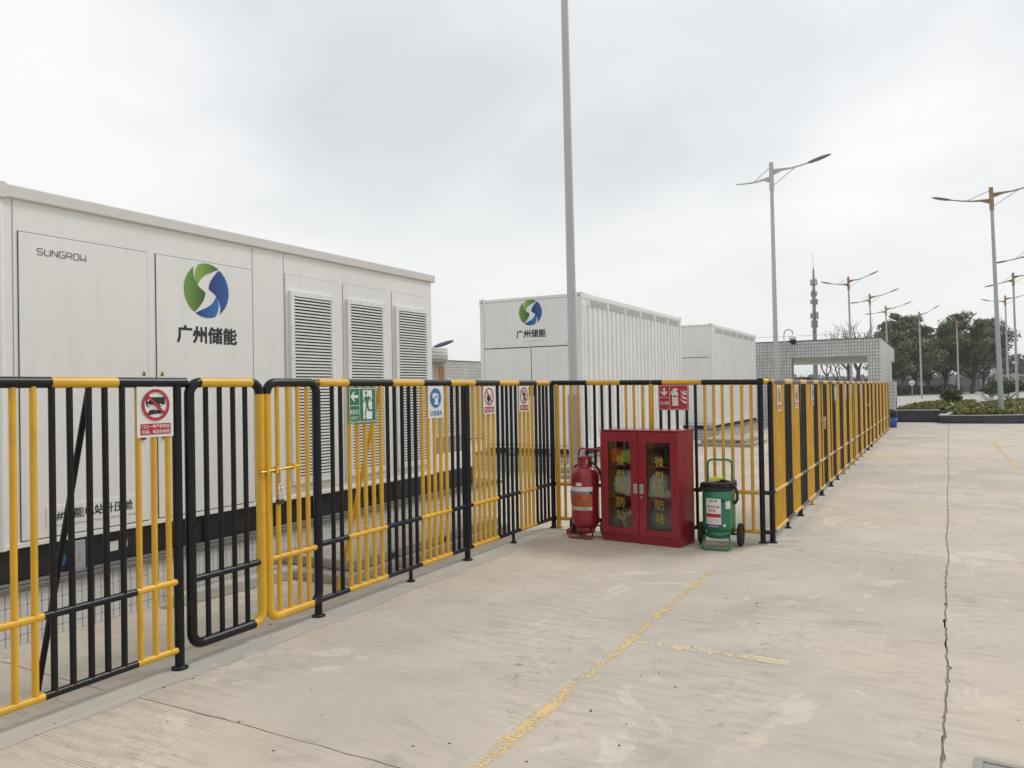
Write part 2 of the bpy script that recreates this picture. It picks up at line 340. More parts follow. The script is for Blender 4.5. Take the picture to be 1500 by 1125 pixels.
def text(bm, s, cx, cz, w, h, y, bold=.0, spacing=1.0):
    c = bpy.data.curves.new('t', 'FONT'); c.body = s; c.space_character = spacing; c.resolution_u = 3
    o = bpy.data.objects.new('t', c); COL.objects.link(o); me = o.to_mesh()
    xs = [v.co.x for v in me.vertices]; ys = [v.co.y for v in me.vertices]
    x0, x1, y0, y1 = min(xs), max(xs), min(ys), max(ys)
    kx, kz = w/(x1-x0), h/(y1-y0)
    for q, (ox, oz) in enumerate([(0, 0)] + ([(bold, bold), (-bold, bold), (bold, -bold), (-bold, -bold)] if bold else [])):   # heavier strokes: layers a hair apart
        vs = [bm.verts.new((cx+((v.co.x-x0+ox)*kx-.5*w), y-q*.00008, cz+((v.co.y-y0+oz)*kz-.5*h))) for v in me.vertices]
        for pl in me.polygons: bm.faces.new([vs[i] for i in pl.vertices])
    o.to_mesh_clear(); bpy.data.objects.remove(o); bpy.data.curves.remove(c)
def mesh(name, bm, m):
    me = bpy.data.meshes.new(name); bm.to_mesh(me); bm.free()
    if m: me.materials.append(m)
    return me
def link(name, me, parent=None, loc=(0,0,0), rot=None):
    o = bpy.data.objects.new(name, me); COL.objects.link(o); o.location = loc
    if rot: o.rotation_euler = rot
    if parent: o.parent = parent
    return o
def mk(name, bm, m, parent=None, loc=(0,0,0), rot=None, bevel=0.):
    o = link(name, mesh(name, bm, m), parent, loc, rot)
    if bevel:
        b = o.modifiers.new('bevel', 'BEVEL'); b.width = bevel; b.segments = 2; b.limit_method = 'ANGLE'
    return o
def B(): return bmesh.new()
def mbox(name, c, m, parent=None, bevel=0., loc=(0,0,0), rot=None):
    bm = B(); box(bm, *c); return mk(name, bm, m, parent, loc, rot, bevel)
def thing(name, label, cat, loc=(0,0,0), rz=0, group=None):
    o = bpy.data.objects.new(name, None); COL.objects.link(o); o.location = loc; o.rotation_euler = (0,0,rz); o.empty_display_size = .2
    o['label'] = label; o['category'] = cat
    if group: o['group'] = group
    return o
def tag(o, label, cat, group=None):
    o['label'] = label; o['category'] = cat
    if group: o['group'] = group
    return o
def kind(o, k): o['kind'] = k; return o
def label_of(o, l): o['label'] = l; return o

# ------------------------------------------------------------------ ground: joint bed, concrete slabs, strip, paint
bm = B(); s = 2500
vs = [bm.verts.new(c) for c in ((-s,-s,-.03),(s,-s,-.03),(s,s,-.03),(-s,s,-.03))]; bm.faces.new(vs)
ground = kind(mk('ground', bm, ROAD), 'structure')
bm = B(); vs = [bm.verts.new(c) for c in ((-13.2,-3.2,-.007),(13.4,-3.2,-.007),(13.4,36.0,-.007),(-13.2,36.0,-.007))]; bm.faces.new(vs)
mk('joint_bed', bm, DIRT, ground)
XJ = [-13, -8.6, -4.22, .06, 4.4, 8.8, 13.2]
YJ = [-3.0, 2.74, 8.29, 13.8, 19.3, 24.8, 30.3, 35.9]
def jx(i, y):
    base = XJ[i]
    if i == 3: base += -.11 + .0125*y
    return base + .022*mn.noise(Vector((i*7.3, y*.9, 0))) + .010*mn.noise(Vector((i*3.1, y*7, 2))) + .005*mn.noise(Vector((i*3.1, y*21, 5)))
def jy(k, x): return YJ[k] + .03*mn.noise(Vector((x*.8, k*5.7, 4))) + .012*mn.noise(Vector((x*5, k*2.2, 9)))
def chip(a, b, s_): return max(0, mn.noise(Vector((a*9, b*3.7, s_)))-.25)*.035
for i in range(len(XJ)-1):
    for k in range(len(YJ)-1):
        gx0 = .0055 if i == 3 else .003; gx1 = .0055 if i+1 == 3 else .003; gy = .0042
        n = 160 if k < 3 and i in (2, 3) else 40
        P = []
        xa, xb = jx(i, YJ[k]), jx(i+1, YJ[k])
        for q in range(n): x = xa + (xb-xa)*q/n; P.append((x, jy(k, x)+gy+chip(x, k, 1)*.4))
        ya, yb = jy(k, xb), jy(k+1, xb)
        for q in range(n): y = ya + (yb-ya)*q/n; P.append((jx(i+1, y)-gx1-chip(y, i+1, 2)*(1.3 if i == 2 else .3), y))
        xc, xd = jx(i+1, YJ[k+1]), jx(i, YJ[k+1])
        for q in range(n): x = xc + (xd-xc)*q/n; P.append((x, jy(k+1, x)-gy-chip(x, k+1, 3)*.4))
        yc, yd = jy(k+1, xd), jy(k, xd)
        for q in range(n): y = yc + (yd-yc)*q/n; P.append((jx(i, y)+gx0+chip(y, i, 4)*(1.3 if i == 3 else .3), y))
        bm = B(); zt = -.0004*((i+k) % 2); top = [bm.verts.new((x, y, zt)) for x, y in P]; bot = [bm.verts.new((x, y, -.02)) for x, y in P]
        bm.faces.new(top)
        for q in range(len(P)): bm.faces.new((bot[q], bot[(q+1) % len(P)], top[(q+1) % len(P)], top[q]))
        bmesh.ops.triangulate(bm, faces=[f for f in bm.faces if len(f.verts) > 4])
        mk('concrete_slab', bm, CONC, ground)
def ragged_strip(name, x0, x1, y0, y1, m, amp=.04, z=.004, along='y'):
    bm = B(); n = int((y1-y0)/.04); A = []
    for q in range(n+1):
        y = y0 + (y1-y0)*q/n
        a = x0 + amp*mn.noise(Vector((x0*3, y*1.1, 5))) + amp*.4*mn.noise(Vector((x0, y*6, 7)))
        b = x1 + amp*mn.noise(Vector((x1*3, y*1.1, 8))) + amp*.4*mn.noise(Vector((x1, y*6, 1)))
        A.append((bm.verts.new((a, y, z) if along == 'y' else (y, a, z)), bm.verts.new((b, y, z) if along == 'y' else (y, b, z))))
    for (a, b), (c, d) in zip(A, A[1:]):
        f = bm.faces.new((a, b, d, c)); f.normal_update()
        if f.normal.z < 0: f.normal_flip()
    return mk(name, bm, m, ground)
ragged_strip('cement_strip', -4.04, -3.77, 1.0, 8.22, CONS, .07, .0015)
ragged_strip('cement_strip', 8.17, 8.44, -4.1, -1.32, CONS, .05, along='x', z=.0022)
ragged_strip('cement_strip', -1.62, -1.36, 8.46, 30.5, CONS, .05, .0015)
def paint(x0, x1, y0, y1, keep, m, seed, cell=.014):
    bm = B(); nx, ny = max(1, int((x1-x0)/cell)), max(1, int((y1-y0)/cell)); V = {}
    def vv(i, j):
        if (i, j) not in V: V[i, j] = bm.verts.new((x0+(x1-x0)*i/nx + .004*mn.noise(Vector((i, j, seed))), y0+(y1-y0)*j/ny, .0010))
        return V[i, j]
    for i in range(nx):
        for j in range(ny):
            x, y = x0+(x1-x0)*(i+.5)/nx, y0+(y1-y0)*(j+.5)/ny
            v = mn.noise(Vector((x*4, y*1.3, seed)))*.45 + mn.noise(Vector((x*17, y*13, seed+3)))*.40 + mn.noise(Vector((x*70, y*60, seed+5)))*.55
            ed = 4*(i+.5)/nx*(1-(i+.5)/nx) if (x1-x0) < (y1-y0) else 4*(j+.5)/ny*(1-(j+.5)/ny)
            if v + .25*(ed-.6) > keep: bm.faces.new((vv(i,j), vv(i+1,j), vv(i+1,j+1), vv(i,j+1)))
    mk('painted_line', bm, m, ground)
paint(-1.795, -1.71, 1.9, 6.75, .05, PAINT, 1, .007)
paint(-1.80, -1.70, 6.75, 8.1, .34, PAINT, 2, .008)
paint(-1.70, -.78, 4.70, 4.80, -.1, PAINT2, 3, .008)
paint(-2.8, -1.72, 7.35, 7.42, .3, PAINT2, 6)
paint(1.26, 1.36, 17.6, 25.0, .02, PAINT, 4, .03)
# drain cover cut by the photograph's lower right corner
dr = link('drain_cover', None, ground, (.36, 3.63, 0)); dr.rotation_euler = (0, 0, R(-6))
bm = B(); box(bm, -.27, .27, -.22, -.19, .002, .012); box(bm, -.27, .27, .19, .22, .002, .012); box(bm, -.27, -.24, -.19, .19, .002, .012); box(bm, .24, .27, -.19, .19, .002, .012)
mk('rim', bm, mat('drain rim', (.33, .31, .27), .85, var=.15, vscale=12, dirt=.5), dr)
mbox('cover_plate', (-.24, .24, -.19, .19, .001, .006), mat('drain plate', (.27, .27, .25), .8, var=.15, vscale=12, dirt=.5), dr)
bm = B(); box(bm, -.14, -.07, .06, .12, .0065, .008); box(bm, .02, .09, .06, .12, .0065, .008); mk('lifting_slot', bm, SEAM, dr)
# grit and small leaves lying about
bm = B()
for _ in range(420):
    y = 2.2 + 26*random.random()**2.2; x = random.uniform(-4.2, 4.5)
    if random.random() < .25: x = random.choice((-3.85, -1.4)) + random.gauss(0, .12)
    r = random.uniform(.0015, .0055)*(1 if random.random() < .94 else 1.8)
    mtx = Matrix.Translation((x, y, r*.25)) @ Matrix.Rotation(random.random()*6, 4, 'Z') @ Matrix.Diagonal((r*random.uniform(.7, 1.9), r, r*.5, 1))
    bmesh.ops.create_icosphere(bm, subdivisions=1, radius=1, matrix=mtx)
kind(mk('ground_grit', bm, STONE), 'stuff'); bpy.data.objects['ground_grit']['label'] = 'small dark grit scattered over the pale concrete'
bpy.data.objects['ground_grit']['category'] = 'grit'

# ------------------------------------------------------------------ railings
ZT, ZM, ZB = 1.685, .515, .115
RT_, RM, RBAR, RPOST = .029, .0205, .0165, .0275
def _bar(m):
    bm = B(); cyl(bm, (0,0,ZB), (0,0,ZT-.005), RBAR, n=12, caps=False); return mesh('bar', bm, m)
BARM = {'Y': _bar(YEL), 'B': _bar(BLK)}
def _post(m, r=RPOST):
    bm = B(); cyl(bm, (0,0,.0), (0,0,ZT), r, n=16); return mesh('post', bm, m)
POSTM = {'Y': _post(YEL), 'B': _post(BLK)}
def _leg(m):
    bm = B(); cyl(bm, (0,0,0), (0,0,ZB), RBAR, n=12, caps=False); return mesh('leg', bm, m)
LEGM = {'Y': _leg(YEL), 'B': _leg(BLK)}
def _foot(m, r):
    bm = B(); cyl(bm, (0,0,0.001), (0,0,.010), r, n=20); cyl(bm, (0,0,.010), (0,0,.02), r*.72, r*.6, n=20)
    for a in (45, 135, 225, 315): cyl(bm, (r*.78*math.cos(R(a)), r*.78*math.sin(R(a)), .01), (r*.78*math.cos(R(a)), r*.78*math.sin(R(a)), .018), .006, n=6)
    return mesh('base_plate', bm, m)
BLKF = mat('black paint rusting', (.009, .009, .010), .5, dirt=.8, dirtcol=(.13, .07, .035)); YELF = mat('yellow paint rusting', (.45, .25, .03), .5, dirt=.8, dirtcol=(.16, .085, .035))
FOOTM = {('Y', 1): _foot(YELF, .048), ('B', 1): _foot(BLKF, .048), ('Y', 0): _foot(YELF, .036), ('B', 0): _foot(BLKF, .036)}
CM = {'Y': YEL, 'B': BLK}
def bands(root, name, lst, r, z0, z1, y=0.):
    for u0, u1, c in lst:
        bm = B(); L_ = lst[-1][1] - lst[0][0]
        za = z0 + (z1-z0)*(u0-lst[0][0])/L_; zb_ = z0 + (z1-z0)*(u1-lst[0][0])/L_
        rr = r*(1 if c == 'B' else 1.012)
        cyl(bm, (u0, y, za), (u1, y, zb_), rr, n=18); mk(name, bm, CM[c], root)
def panel(label, loc, rz, bars, posts, legs, top, low, ztop=(ZT, ZT), group=None):
    root = thing('safety_railing', label, 'railing', loc, rz, group)
    for u, c in bars: link('bar', BARM[c], root, (u+random.gauss(0, .0012), 0, 0), (random.gauss(0, .0012), random.gauss(0, .0016), random.random()*6))
    for u, c in posts:
        o = link('post', POSTM[c], root, (u, 0, 0)); link('base_plate', FOOTM[c, 1], o)
    for u, c in legs:
        o = link('leg', LEGM[c], root, (u, 0, 0)); link('base_plate', FOOTM[c, 0], o)
    bands(root, 'top_rail', top, RT_, *ztop); bands(root, 'middle_rail', low, RM, ZM, ZM); bands(root, 'bottom_rail', low, RM, ZB, ZB)
    return root
def brace(root, u0, u1, inward, c):
    bm = B(); cyl(bm, (u0, .02, ZT-.05), (u1, inward, 0.0), .0165, n=12); mk('brace', bm, CM[c], root)
XF = -3.95
PITCH = .0973
# near panel, running out of the frame
bars = []; cols = {}
seq = []
u = 3.072
k = 0
pat = ['Y']*3 + ['B']*5 + ['Y']*5 + ['B']*5
for c in pat: seq.append((u, c)); u -= PITCH
y0 = .95
p1 = panel('black and yellow railing panel carrying the no-parking sign, left of the double gate', (XF, y0, 0), R(90), [(a-y0, c) for a, c in seq if a > 1.0],
    [(3.135-y0, 'B'), (.03, 'B')], [],
    [(.0, 1.9-y0, 'Y'), (1.9-y0, 2.385-y0, 'B'), (2.385-y0, 2.75-y0, 'Y'), (2.75-y0, 3.20-y0, 'B')],
    [(.0, 1.85-y0, 'B'), (1.85-y0, 2.335-y0, 'Y'), (2.335-y0, 2.855-y0, 'B'), (2.855-y0, 3.115-y0, 'Y')])
brace(p1, 2.60-y0, 2.55-y0, .42, 'B')
# gate leaves
def gate_leaf(label, y0, w, colour_runs, barlist, midcol, bolt):
    root = thing('gate_leaf', label, 'gate', (XF+.012, y0, 0), R(90))
    rc = .075; x0, x1, z0, z1 = .03, w-.03, .115, ZT
    def corner(cx, cz, a0): return arc((cx, 0, cz), rc, a0, a0+90, 8)
    runs = {'L': [(x0, 0, z1-rc), (x0, 0, z0+rc)], 'BL': corner(x0+rc, z0+rc, 180), 'Bt': [(x0+rc, 0, z0), (x1-rc, 0, z0)], 'BR': corner(x1-rc, z0+rc, 270),
            'R': [(x1, 0, z0+rc), (x1, 0, z1-rc)], 'TR': corner(x1-rc, z1-rc, 0), 'T': [(x1-rc, 0, z1), (x0+rc, 0, z1)], 'TL': corner(x0+rc, z1-rc, 90)}
    for names, c in colour_runs:
        pts = []
        for nme in names:
            for p in runs[nme]:
                if not pts or (Vector(p)-Vector(pts[-1])).length > 1e-4: pts.append(p)
        bm = B(); tube(bm, pts, RT_*1.04, 16); mk('gate_frame', bm, CM[c], root)
    for u, c in barlist:
        bm = B(); cyl(bm, (u, 0, z0), (u, 0, z1), RBAR, n=12, caps=False); mk('bar', bm, CM[c], root)
    for a, b, c in midcol:
        bm = B(); cyl(bm, (a, 0, ZM-.01), (b, 0, ZM-.01), RM, n=14); mk('middle_rail', bm, CM[c], root)
    for hz_ in ((.35, 1.4) if not bolt else ()):
        bm = B(); hx = 0.004
        cyl(bm, (hx, -.02, hz_-.045), (hx, -.02, hz_+.045), .013, n=10); mk('hinge', bm, BLK, root)
    return root
g1 = gate_leaf('gate leaf with black bars, black hinge side and yellow meeting post', 3.185, .615,
    [(('TL', 'L', 'BL', 'Bt'), 'B'), (('BR', 'R'), 'Y'), (('TR',), 'B'), (('T',), 'Y')],
    [(3.335-3.185, 'B'), (3.44-3.185, 'B'), (3.545-3.185, 'B'), (3.645-3.185, 'B')], [(.03, .575, 'B')], False)
g2 = gate_leaf('gate leaf with yellow bars and black rounded top, fastened by a bolt and padlock', 3.80, .54,
    [(('L', 'BL', 'Bt'), 'Y'), (('BR', 'R', 'TR', 'T', 'TL'), 'B')],
    [(3.925-3.80, 'Y'), (4.025-3.80, 'Y'), (4.12-3.80, 'Y'), (4.21-3.80, 'Y')], [(.03, .48, 'Y'), (.48, .51, 'B')], True)
bm = B(); cyl(bm, (-.075, -.045, 1.095), (.275, -.045, 1.11), .0095, n=10)
bolt_ = mk('bolt', bm, BRASS, g2)
bm = B(); box(bm, -.065, -.045, -.05, -.02, 1.075, 1.118); box(bm, -.02, .0, -.055, -.03, 1.078, 1.118); box(bm, .06, .08, -.056, -.02, 1.08, 1.124); box(bm, .22, .25, -.056, -.02, 1.088, 1.13)
mk('bracket', bm, YEL, bolt_)
bm = B(); box(bm, .09, .105, -.058, -.05, .985, 1.10); mk('hasp', bm, STEEL, bolt_)
pl = thing('padlock', 'steel padlock with dark body hanging from the gate bolt', 'padlock', (XF+.07, 3.885, .90), R(90))
bm = B(); box(bm, -.022, .022, -.012, .012, 0, .05); mk('body', bm, STEEL, pl, bevel=.004)
bm = B(); box(bm, -.026, .026, -.015, .015, -.03, .004); mk('cover', bm, mat('padlock brown', (.045, .035, .03), .5), pl, bevel=.004)
bm = B(); tube(bm, [(-.014, 0, .045), (-.014, 0, .09)] + arc((0, 0, .09), .014, 180, 0, 8) + [(.014, 0, .09), (.014, 0, .045)], .0045, 8); mk('shackle', bm, STEEL, pl)
# long panel between gate and corner
y0 = 4.295
bcols = ['B', 'B'] + ['Y']*5 + ['B']*5 + ['Y']*5 + ['B']*4 + ['Y']*5 + ['B']*5 + ['Y']*4 + ['B']*4
us = [4.485 + i*.0963 for i in range(len(bcols))]
p2 = panel('black and yellow railing panel with green exit sign, between double gate and corner', (XF, y0, 0), R(90), [(a-y0, c) for a, c in zip(us, bcols)],
    [(.02, 'B'), (6.36-y0, 'B'), (8.27-y0, 'B')], [(5.445-y0, 'B'), (7.28-y0, 'B')],
    [(.045, 4.66-y0, 'Y'), (4.66-y0, 5.21-y0, 'B'), (5.21-y0, 5.65-y0, 'Y'), (5.65-y0, 6.09-y0, 'B'), (6.09-y0, 6.52-y0, 'Y'), (6.52-y0, 7.0-y0, 'B'), (7.0-y0, 7.42-y0, 'Y'), (7.42-y0, 7.84-y0, 'B'), (7.84-y0, 8.18-y0, 'Y'), (8.18-y0, 8.31-y0, 'B')],
    [(.02, 4.645-y0, 'B'), (4.645-y0, 5.115-y0, 'Y'), (5.115-y0, 5.60-y0, 'B'), (5.60-y0, 6.075-y0, 'Y'), (6.075-y0, 6.455-y0, 'B'), (6.455-y0, 6.95-y0, 'Y'), (6.95-y0, 7.43-y0, 'B'), (7.43-y0, 7.81-y0, 'Y'), (7.81-y0, 8.26-y0, 'B')])
brace(p2, 5.08-y0, 4.90-y0, .33, 'Y')
# front panel between the two corners
x0 = -3.90; fy = 8.285
fb = [(-3.80,'Y'), (-3.71,'Y'), (-3.62,'Y'), (-3.52,'B'), (-3.42,'B'), (-3.325,'B'), (-3.23,'B'), (-3.135,'B'), (-3.04,'Y'), (-2.945,'Y'), (-2.85,'Y'), (-2.645,'B'), (-2.555,'B'), (-2.455,'B'), (-2.36,'B'), (-2.262,'B'),
      (-2.165,'Y'), (-2.07,'Y'), (-1.975,'Y'), (-1.878,'Y'), (-1.78,'Y'), (-1.683,'Y')]
p3 = panel('black and yellow railing panel behind the red cabinet, across the end of the lane', (x0, fy, 0), 0, [(a-x0, c) for a, c in fb],
    [(.01, 'Y'), (-2.75-x0, 'Y'), (-1.592-x0, 'B')], [],
    [(-.06, -3.505-x0, 'B'), (-3.505-x0, -3.105-x0, 'Y'), (-3.105-x0, -2.62-x0, 'B'), (-2.62-x0, -2.19-x0, 'Y'), (-2.19-x0, -1.56-x0, 'B')],
    [(-.05, .0, 'B'), (.0, -3.57-x0, 'Y'), (-3.57-x0, -3.09-x0, 'B'), (-3.09-x0, -2.69-x0, 'Y'), (-2.69-x0, -2.21-x0, 'B'), (-2.21-x0, -1.61-x0, 'Y'), (-1.61-x0, -1.5-x0, 'B')],
    ztop=(1.688, 1.648))
# panels along the lane
XR = -1.505; ZR = 1.652
BND = [8.43, 9.13, 9.63, 10.25, 10.77, 11.44, 11.94, 12.49, 13.0, 13.64, 14.15, 14.75, 15.30, 15.9, 16.45, 17.0, 17.6, 18.2, 18.9, 19.6, 20.2, 20.9, 21.5, 22.1, 22.8, 23.5, 24.2, 24.95, 25.7, 26.5, 27.3, 28.2, 29.1, 30.0, 30.6]
def colat(y):
    for i in range(len(BND)-1):
        if BND[i] <= y < BND[i+1]: return 'Y' if i % 2 == 0 else 'B'
    return 'B'
segs = [(8.34, 10.20), (10.20, 12.22), (12.22, 13.36), (13.36, 15.3), (15.3, 17.2), (17.2, 19.1), (19.1, 21.05), (21.05, 22.2), (22.2, 24.2), (24.2, 26.3), (26.3, 28.4), (28.4, 30.55)]
desc = ['railing panel starting at the corner post with two narrow signs', 'second railing panel along the lane, with one narrow sign', 'narrow gate in the lane railing with a bolt, third from the corner', 'railing just beyond the narrow lane gate, with green sign',
        'fifth railing panel along the lane, counted from the corner', 'sixth railing panel along the lane, counted from the corner', 'seventh railing panel along the lane, ending at a second narrow gate', 'second narrow gate in the lane railing, eighth from the corner',
        'ninth railing panel along the lane, just past the second gate', 'tenth railing panel along the lane, counted from the corner', 'eleventh railing panel along the lane, last but one before the tiled gateway', 'last railing panel along the lane, ending by the blue bin']
gi = 0
for si, ((a, b), ds) in enumerate(zip(segs, desc)):
    root = thing('lane_gate' if 'gate in' in ds else 'safety_railing', ('black and yellow ' + ds), 'gate' if 'gate in' in ds else 'railing', (XR, a, 0), R(90), 'railings along the lane')
    n = int(round((b-a)/.0968)); isg = 'gate in' in ds
    first = True
    for q in range(n):
        y = a + (q+.5)*(b-a)/n
        c = colat(y)
        link('bar', BARM[c], root, (y-a+random.gauss(0, .0015), 0, -.03), (random.gauss(0, .0012), random.gauss(0, .0016), random.random()*6))
    pc = 'B' if si in (0, 1, 2, 3, 7, 8) else 'Y'
    o = link('post', POSTM[pc], root, (0, 0, 0)); o.scale.z = ZR/ZT; link('base_plate', FOOTM[pc, 1], o)
    if si == len(segs)-1: o = link('post', POSTM['Y'], root, (b-a, 0, 0)); o.scale.z = ZR/ZT; link('base_plate', FOOTM['Y', 1], o)
    if not isg:
        c = 'B' if si in (0, 3) else 'Y'
        o = link('leg', LEGM[c], root, ((b-a)/2, 0, 0)); link('base_plate', FOOTM[c, 0], o)
    br = [y for y in BND if a < y < b]; ed = [a] + br + [b]
    for e0, e1 in zip(ed, ed[1:]):
        c = colat((e0+e1)/2); cc = 'B' if c == 'Y' else 'Y'
        bm = B(); cyl(bm, (e0-a, 0, ZR), (e1-a, 0, ZR), RT_*(1.012 if cc == 'Y' else 1), n=14); mk('top_rail', bm, CM[cc], root)
        for zz, nm in ((ZM, 'middle_rail'), (ZB, 'bottom_rail')):
            bm = B(); cyl(bm, (e0-a, -.012, zz), (e1-a, -.012, zz), RM, n=12); mk(nm, bm, CM[c], root)
    if isg:
        bm = B(); cyl(bm, (-.10, -.05, 1.1), (.22, -.05, 1.12), .010, n=8); box(bm, -.03, .0, -.06, -.02, 1.07, 1.15); box(bm, .12, .15, -.06, -.02, 1.07, 1.15); box(bm, .02, .06, -.07, -.045, .97, 1.1); mk('bolt', bm, STEEL, root)
    if si == 0:
        bm = B(); cyl(bm, (-.06, .09, ZM), (.0, .0, ZM), RM, n=12); mk('link_rail', bm, BLK, root)
        bm = B(); cyl(bm, (-.06, .06, ZR), (.06, 0, ZR), RT_, n=12); mk('corner_rail', bm, YEL, root)

# ------------------------------------------------------------------ signs on the railings
def sign(label, loc, rz, w, h, cat='sign', group=None, base=PLATE):
    root = thing('railing_sign', label, cat, loc, rz, group)
    mbox('panel', (-w/2, w/2, -.002, .002, -h/2, h/2), base, root); return root
def prt(root, name, m, fn, label=None):
    bm = B(); fn(bm); o = mk(name, bm, m, root)
    if label: o['label'] = label
    return o
Y1, Y2, Y3, Y4 = -.0032, -.0044, -.0056, -.0068
yo = XF + RBAR + .006
# 1 no parking
w, h = .235, .285
s1 = sign('white no-parking sign with crossed-out lorry in red ring, beside the double gate', (yo, 2.975, 1.517), R(90), w, h)
prt(s1, 'pictogram', INK, lambda bm: (rect(bm, -.038, .062, .048, .084, Y1), poly(bm, [(-.062,.048),(-.038,.048),(-.038,.09),(-.05,.09),(-.062,.07)], Y1), rect(bm, -.062, .062, .042, .050, Y1), disc(bm, -.045, .040, .011, Y2, 16), disc(bm, .032, .040, .011, Y2, 16),
    poly(bm, [(-.075,-.012),(-.05,-.004),(-.035,.012),(-.01,.014),(.0,.006),(.012,.014),(.035,.004),(.06,.006),(.055,-.004),(.03,-.01),(-.01,-.012),(-.05,-.02)], Y1)))
prt(s1, 'wheel_hub', PLATE, lambda bm: (disc(bm, -.045, .040, .006, Y3, 12), disc(bm, .032, .040, .006, Y3, 12), poly(bm, [(-.056,.062),(-.043,.062),(-.043,.082),(-.049,.082)], Y3)))
prt(s1, 'prohibition_ring', SRED, lambda bm: (ring(bm, 0, .04, .073, .090, Y4), seg(bm, (-.056,.093), (.058,-.014), .016, Y4-.0012)))
prt(s1, 'text_panel', SRED, lambda bm: rect(bm, -.098, .098, -.128, -.066, Y1))
prt(s1, 'lettering', PLATE, lambda bm: (text(bm, '门口一带严禁停放', 0, -.082, .18, .021, Y2, .012), text(bm, '车辆、堆放杂物等', 0, -.112, .18, .021, Y2, .012)))
# 2 exit
w, h = .335, .275
s2 = sign('green emergency exit sign with running figure and white arrow on the railing', (yo, 4.815, 1.513), R(90), w, h, base=SGRN)
prt(s2, 'border', PLATE, lambda bm: [rect(bm, *q, Y1) for q in ((-.160,.160,.126,.131), (-.160,.160,-.131,-.126), (-.160,-.155,-.126,.126), (.155,.160,-.126,.126), (-.040,-.036,-.126,.126), (-.155,-.040,-.006,-.002))])
prt(s2, 'arrow', PLATE, lambda bm: (rect(bm, -.115, -.055, .055, .077, Y1), poly(bm, [(-.145,.066),(-.108,.103),(-.092,.103),(-.118,.066),(-.092,.029),(-.108,.029)], Y1)))
prt(s2, 'doorway', PLATE, lambda bm: rect(bm, .003, .113, -.112, .115, Y1))
prt(s2, 'running_figure', SGRN, lambda bm: (disc(bm, .040, .092, .016, Y2, 20, .012), poly(bm, [(.022,.066),(.078,.066),(.082,.058),(.062,.0),(.052,-.005),(.038,0)], Y2), seg(bm, (.076,.064), (.108,.03), .011, Y2), seg(bm, (.028,.062), (.015,.03), .011, Y2), seg(bm, (.017,.03), (-.028,.015), .010, Y2),
    poly(bm, [(.052,.01),(.040,-.01),(.018,-.085),(.030,-.088),(.052,-.02)], Y2), poly(bm, [(.058,.01),(.048,-.01),(.068,-.05),(.112,-.05),(.112,-.036),(.078,-.036)], Y2), poly(bm, [(.014,-.112),(.03,-.09),(.04,-.1),(.034,-.112)], Y2)))
prt(s2, 'lettering', PLATE, lambda bm: (text(bm, '紧急出口', -.098, -.052, .104, .036, Y1, .012), text(bm, 'EXIT', -.098, -.098, .075, .022, Y1, .01)))
# 3 ventilation
w, h = .245, .285
s3 = sign('white sign with blue disc and blue lettering hung on the railing', (yo, 5.83, 1.515), R(90), w, h)
prt(s3, 'mandatory_disc', SBLU, lambda bm: disc(bm, -.005, .035, .088, Y1))
prt(s3, 'pictogram', PLATE, lambda bm: (disc(bm, .005, .045, .034, Y2, 28), rect(bm, -.018, .028, -.005, .02, Y2), rect(bm, -.03, .04, -.022, -.006, Y2), poly(bm, [(-.06,.068),(-.03,.082),(.0,.078),(-.03,.05),(-.055,.03)], Y2)))
prt(s3, 'fan_hub', SBLU, lambda bm: disc(bm, .005, .045, .013, Y3, 20))
prt(s3, 'lettering', SBLU, lambda bm: text(bm, '注意通风', 0, -.098, .185, .046, Y1, .012))
# 4, 5 prohibition
def prohib(label, loc, rz, words, which, group=None):
    s = sign(label, loc, rz, .222, .275, group=group)
    if which == 'flame':
        prt(s, 'pictogram', INK, lambda bm: (poly(bm, [(-.04,.0),(-.045,.03),(-.03,.055),(-.025,.04),(-.012,.075),(.0,.045),(.01,.05),(.012,.015),(0,-.01),(-.02,-.016)], Y1), seg(bm, (.0,-.015), (.052,.055), .010, Y1), seg(bm, (-.03,-.02), (.01,-.03), .012, Y1)))
    else:
        prt(s, 'pictogram', INK, lambda bm: (disc(bm, .005, .082, .013, Y1, 16), poly(bm, [(-.016,.066),(.026,.066),(.03,.02),(.018,.02),(.022,-.03),(.01,-.03),(.005,.01),(-.004,-.03),(-.018,-.03),(-.01,.02)], Y1), seg(bm, (-.016,.062), (-.045,.03), .010, Y1), seg(bm, (.026,.062), (.05,.035), .010, Y1)))
    prt(s, 'prohibition_ring', SRED, lambda bm: (ring(bm, 0, .035, .075, .088, Y2), seg(bm, (-.056,.091), (.056,-.021), .012, Y2-.0012)))
    prt(s, 'text_panel', SRED, lambda bm: rect(bm, -.094, .094, -.122, -.068, Y1))
    prt(s, 'lettering', PLATE, lambda bm: text(bm, words, 0, -.095, .165, .036, Y2, .012))
    return s
prohib('white no-open-flame sign with red ring, second sign from the corner', (yo, 6.775, 1.515), R(90), '禁止烟火', 'flame')
prohib('white no-entry sign with crossed-out standing figure, first sign before the corner', (yo, 7.525, 1.515), R(90), '禁止入内', 'person')
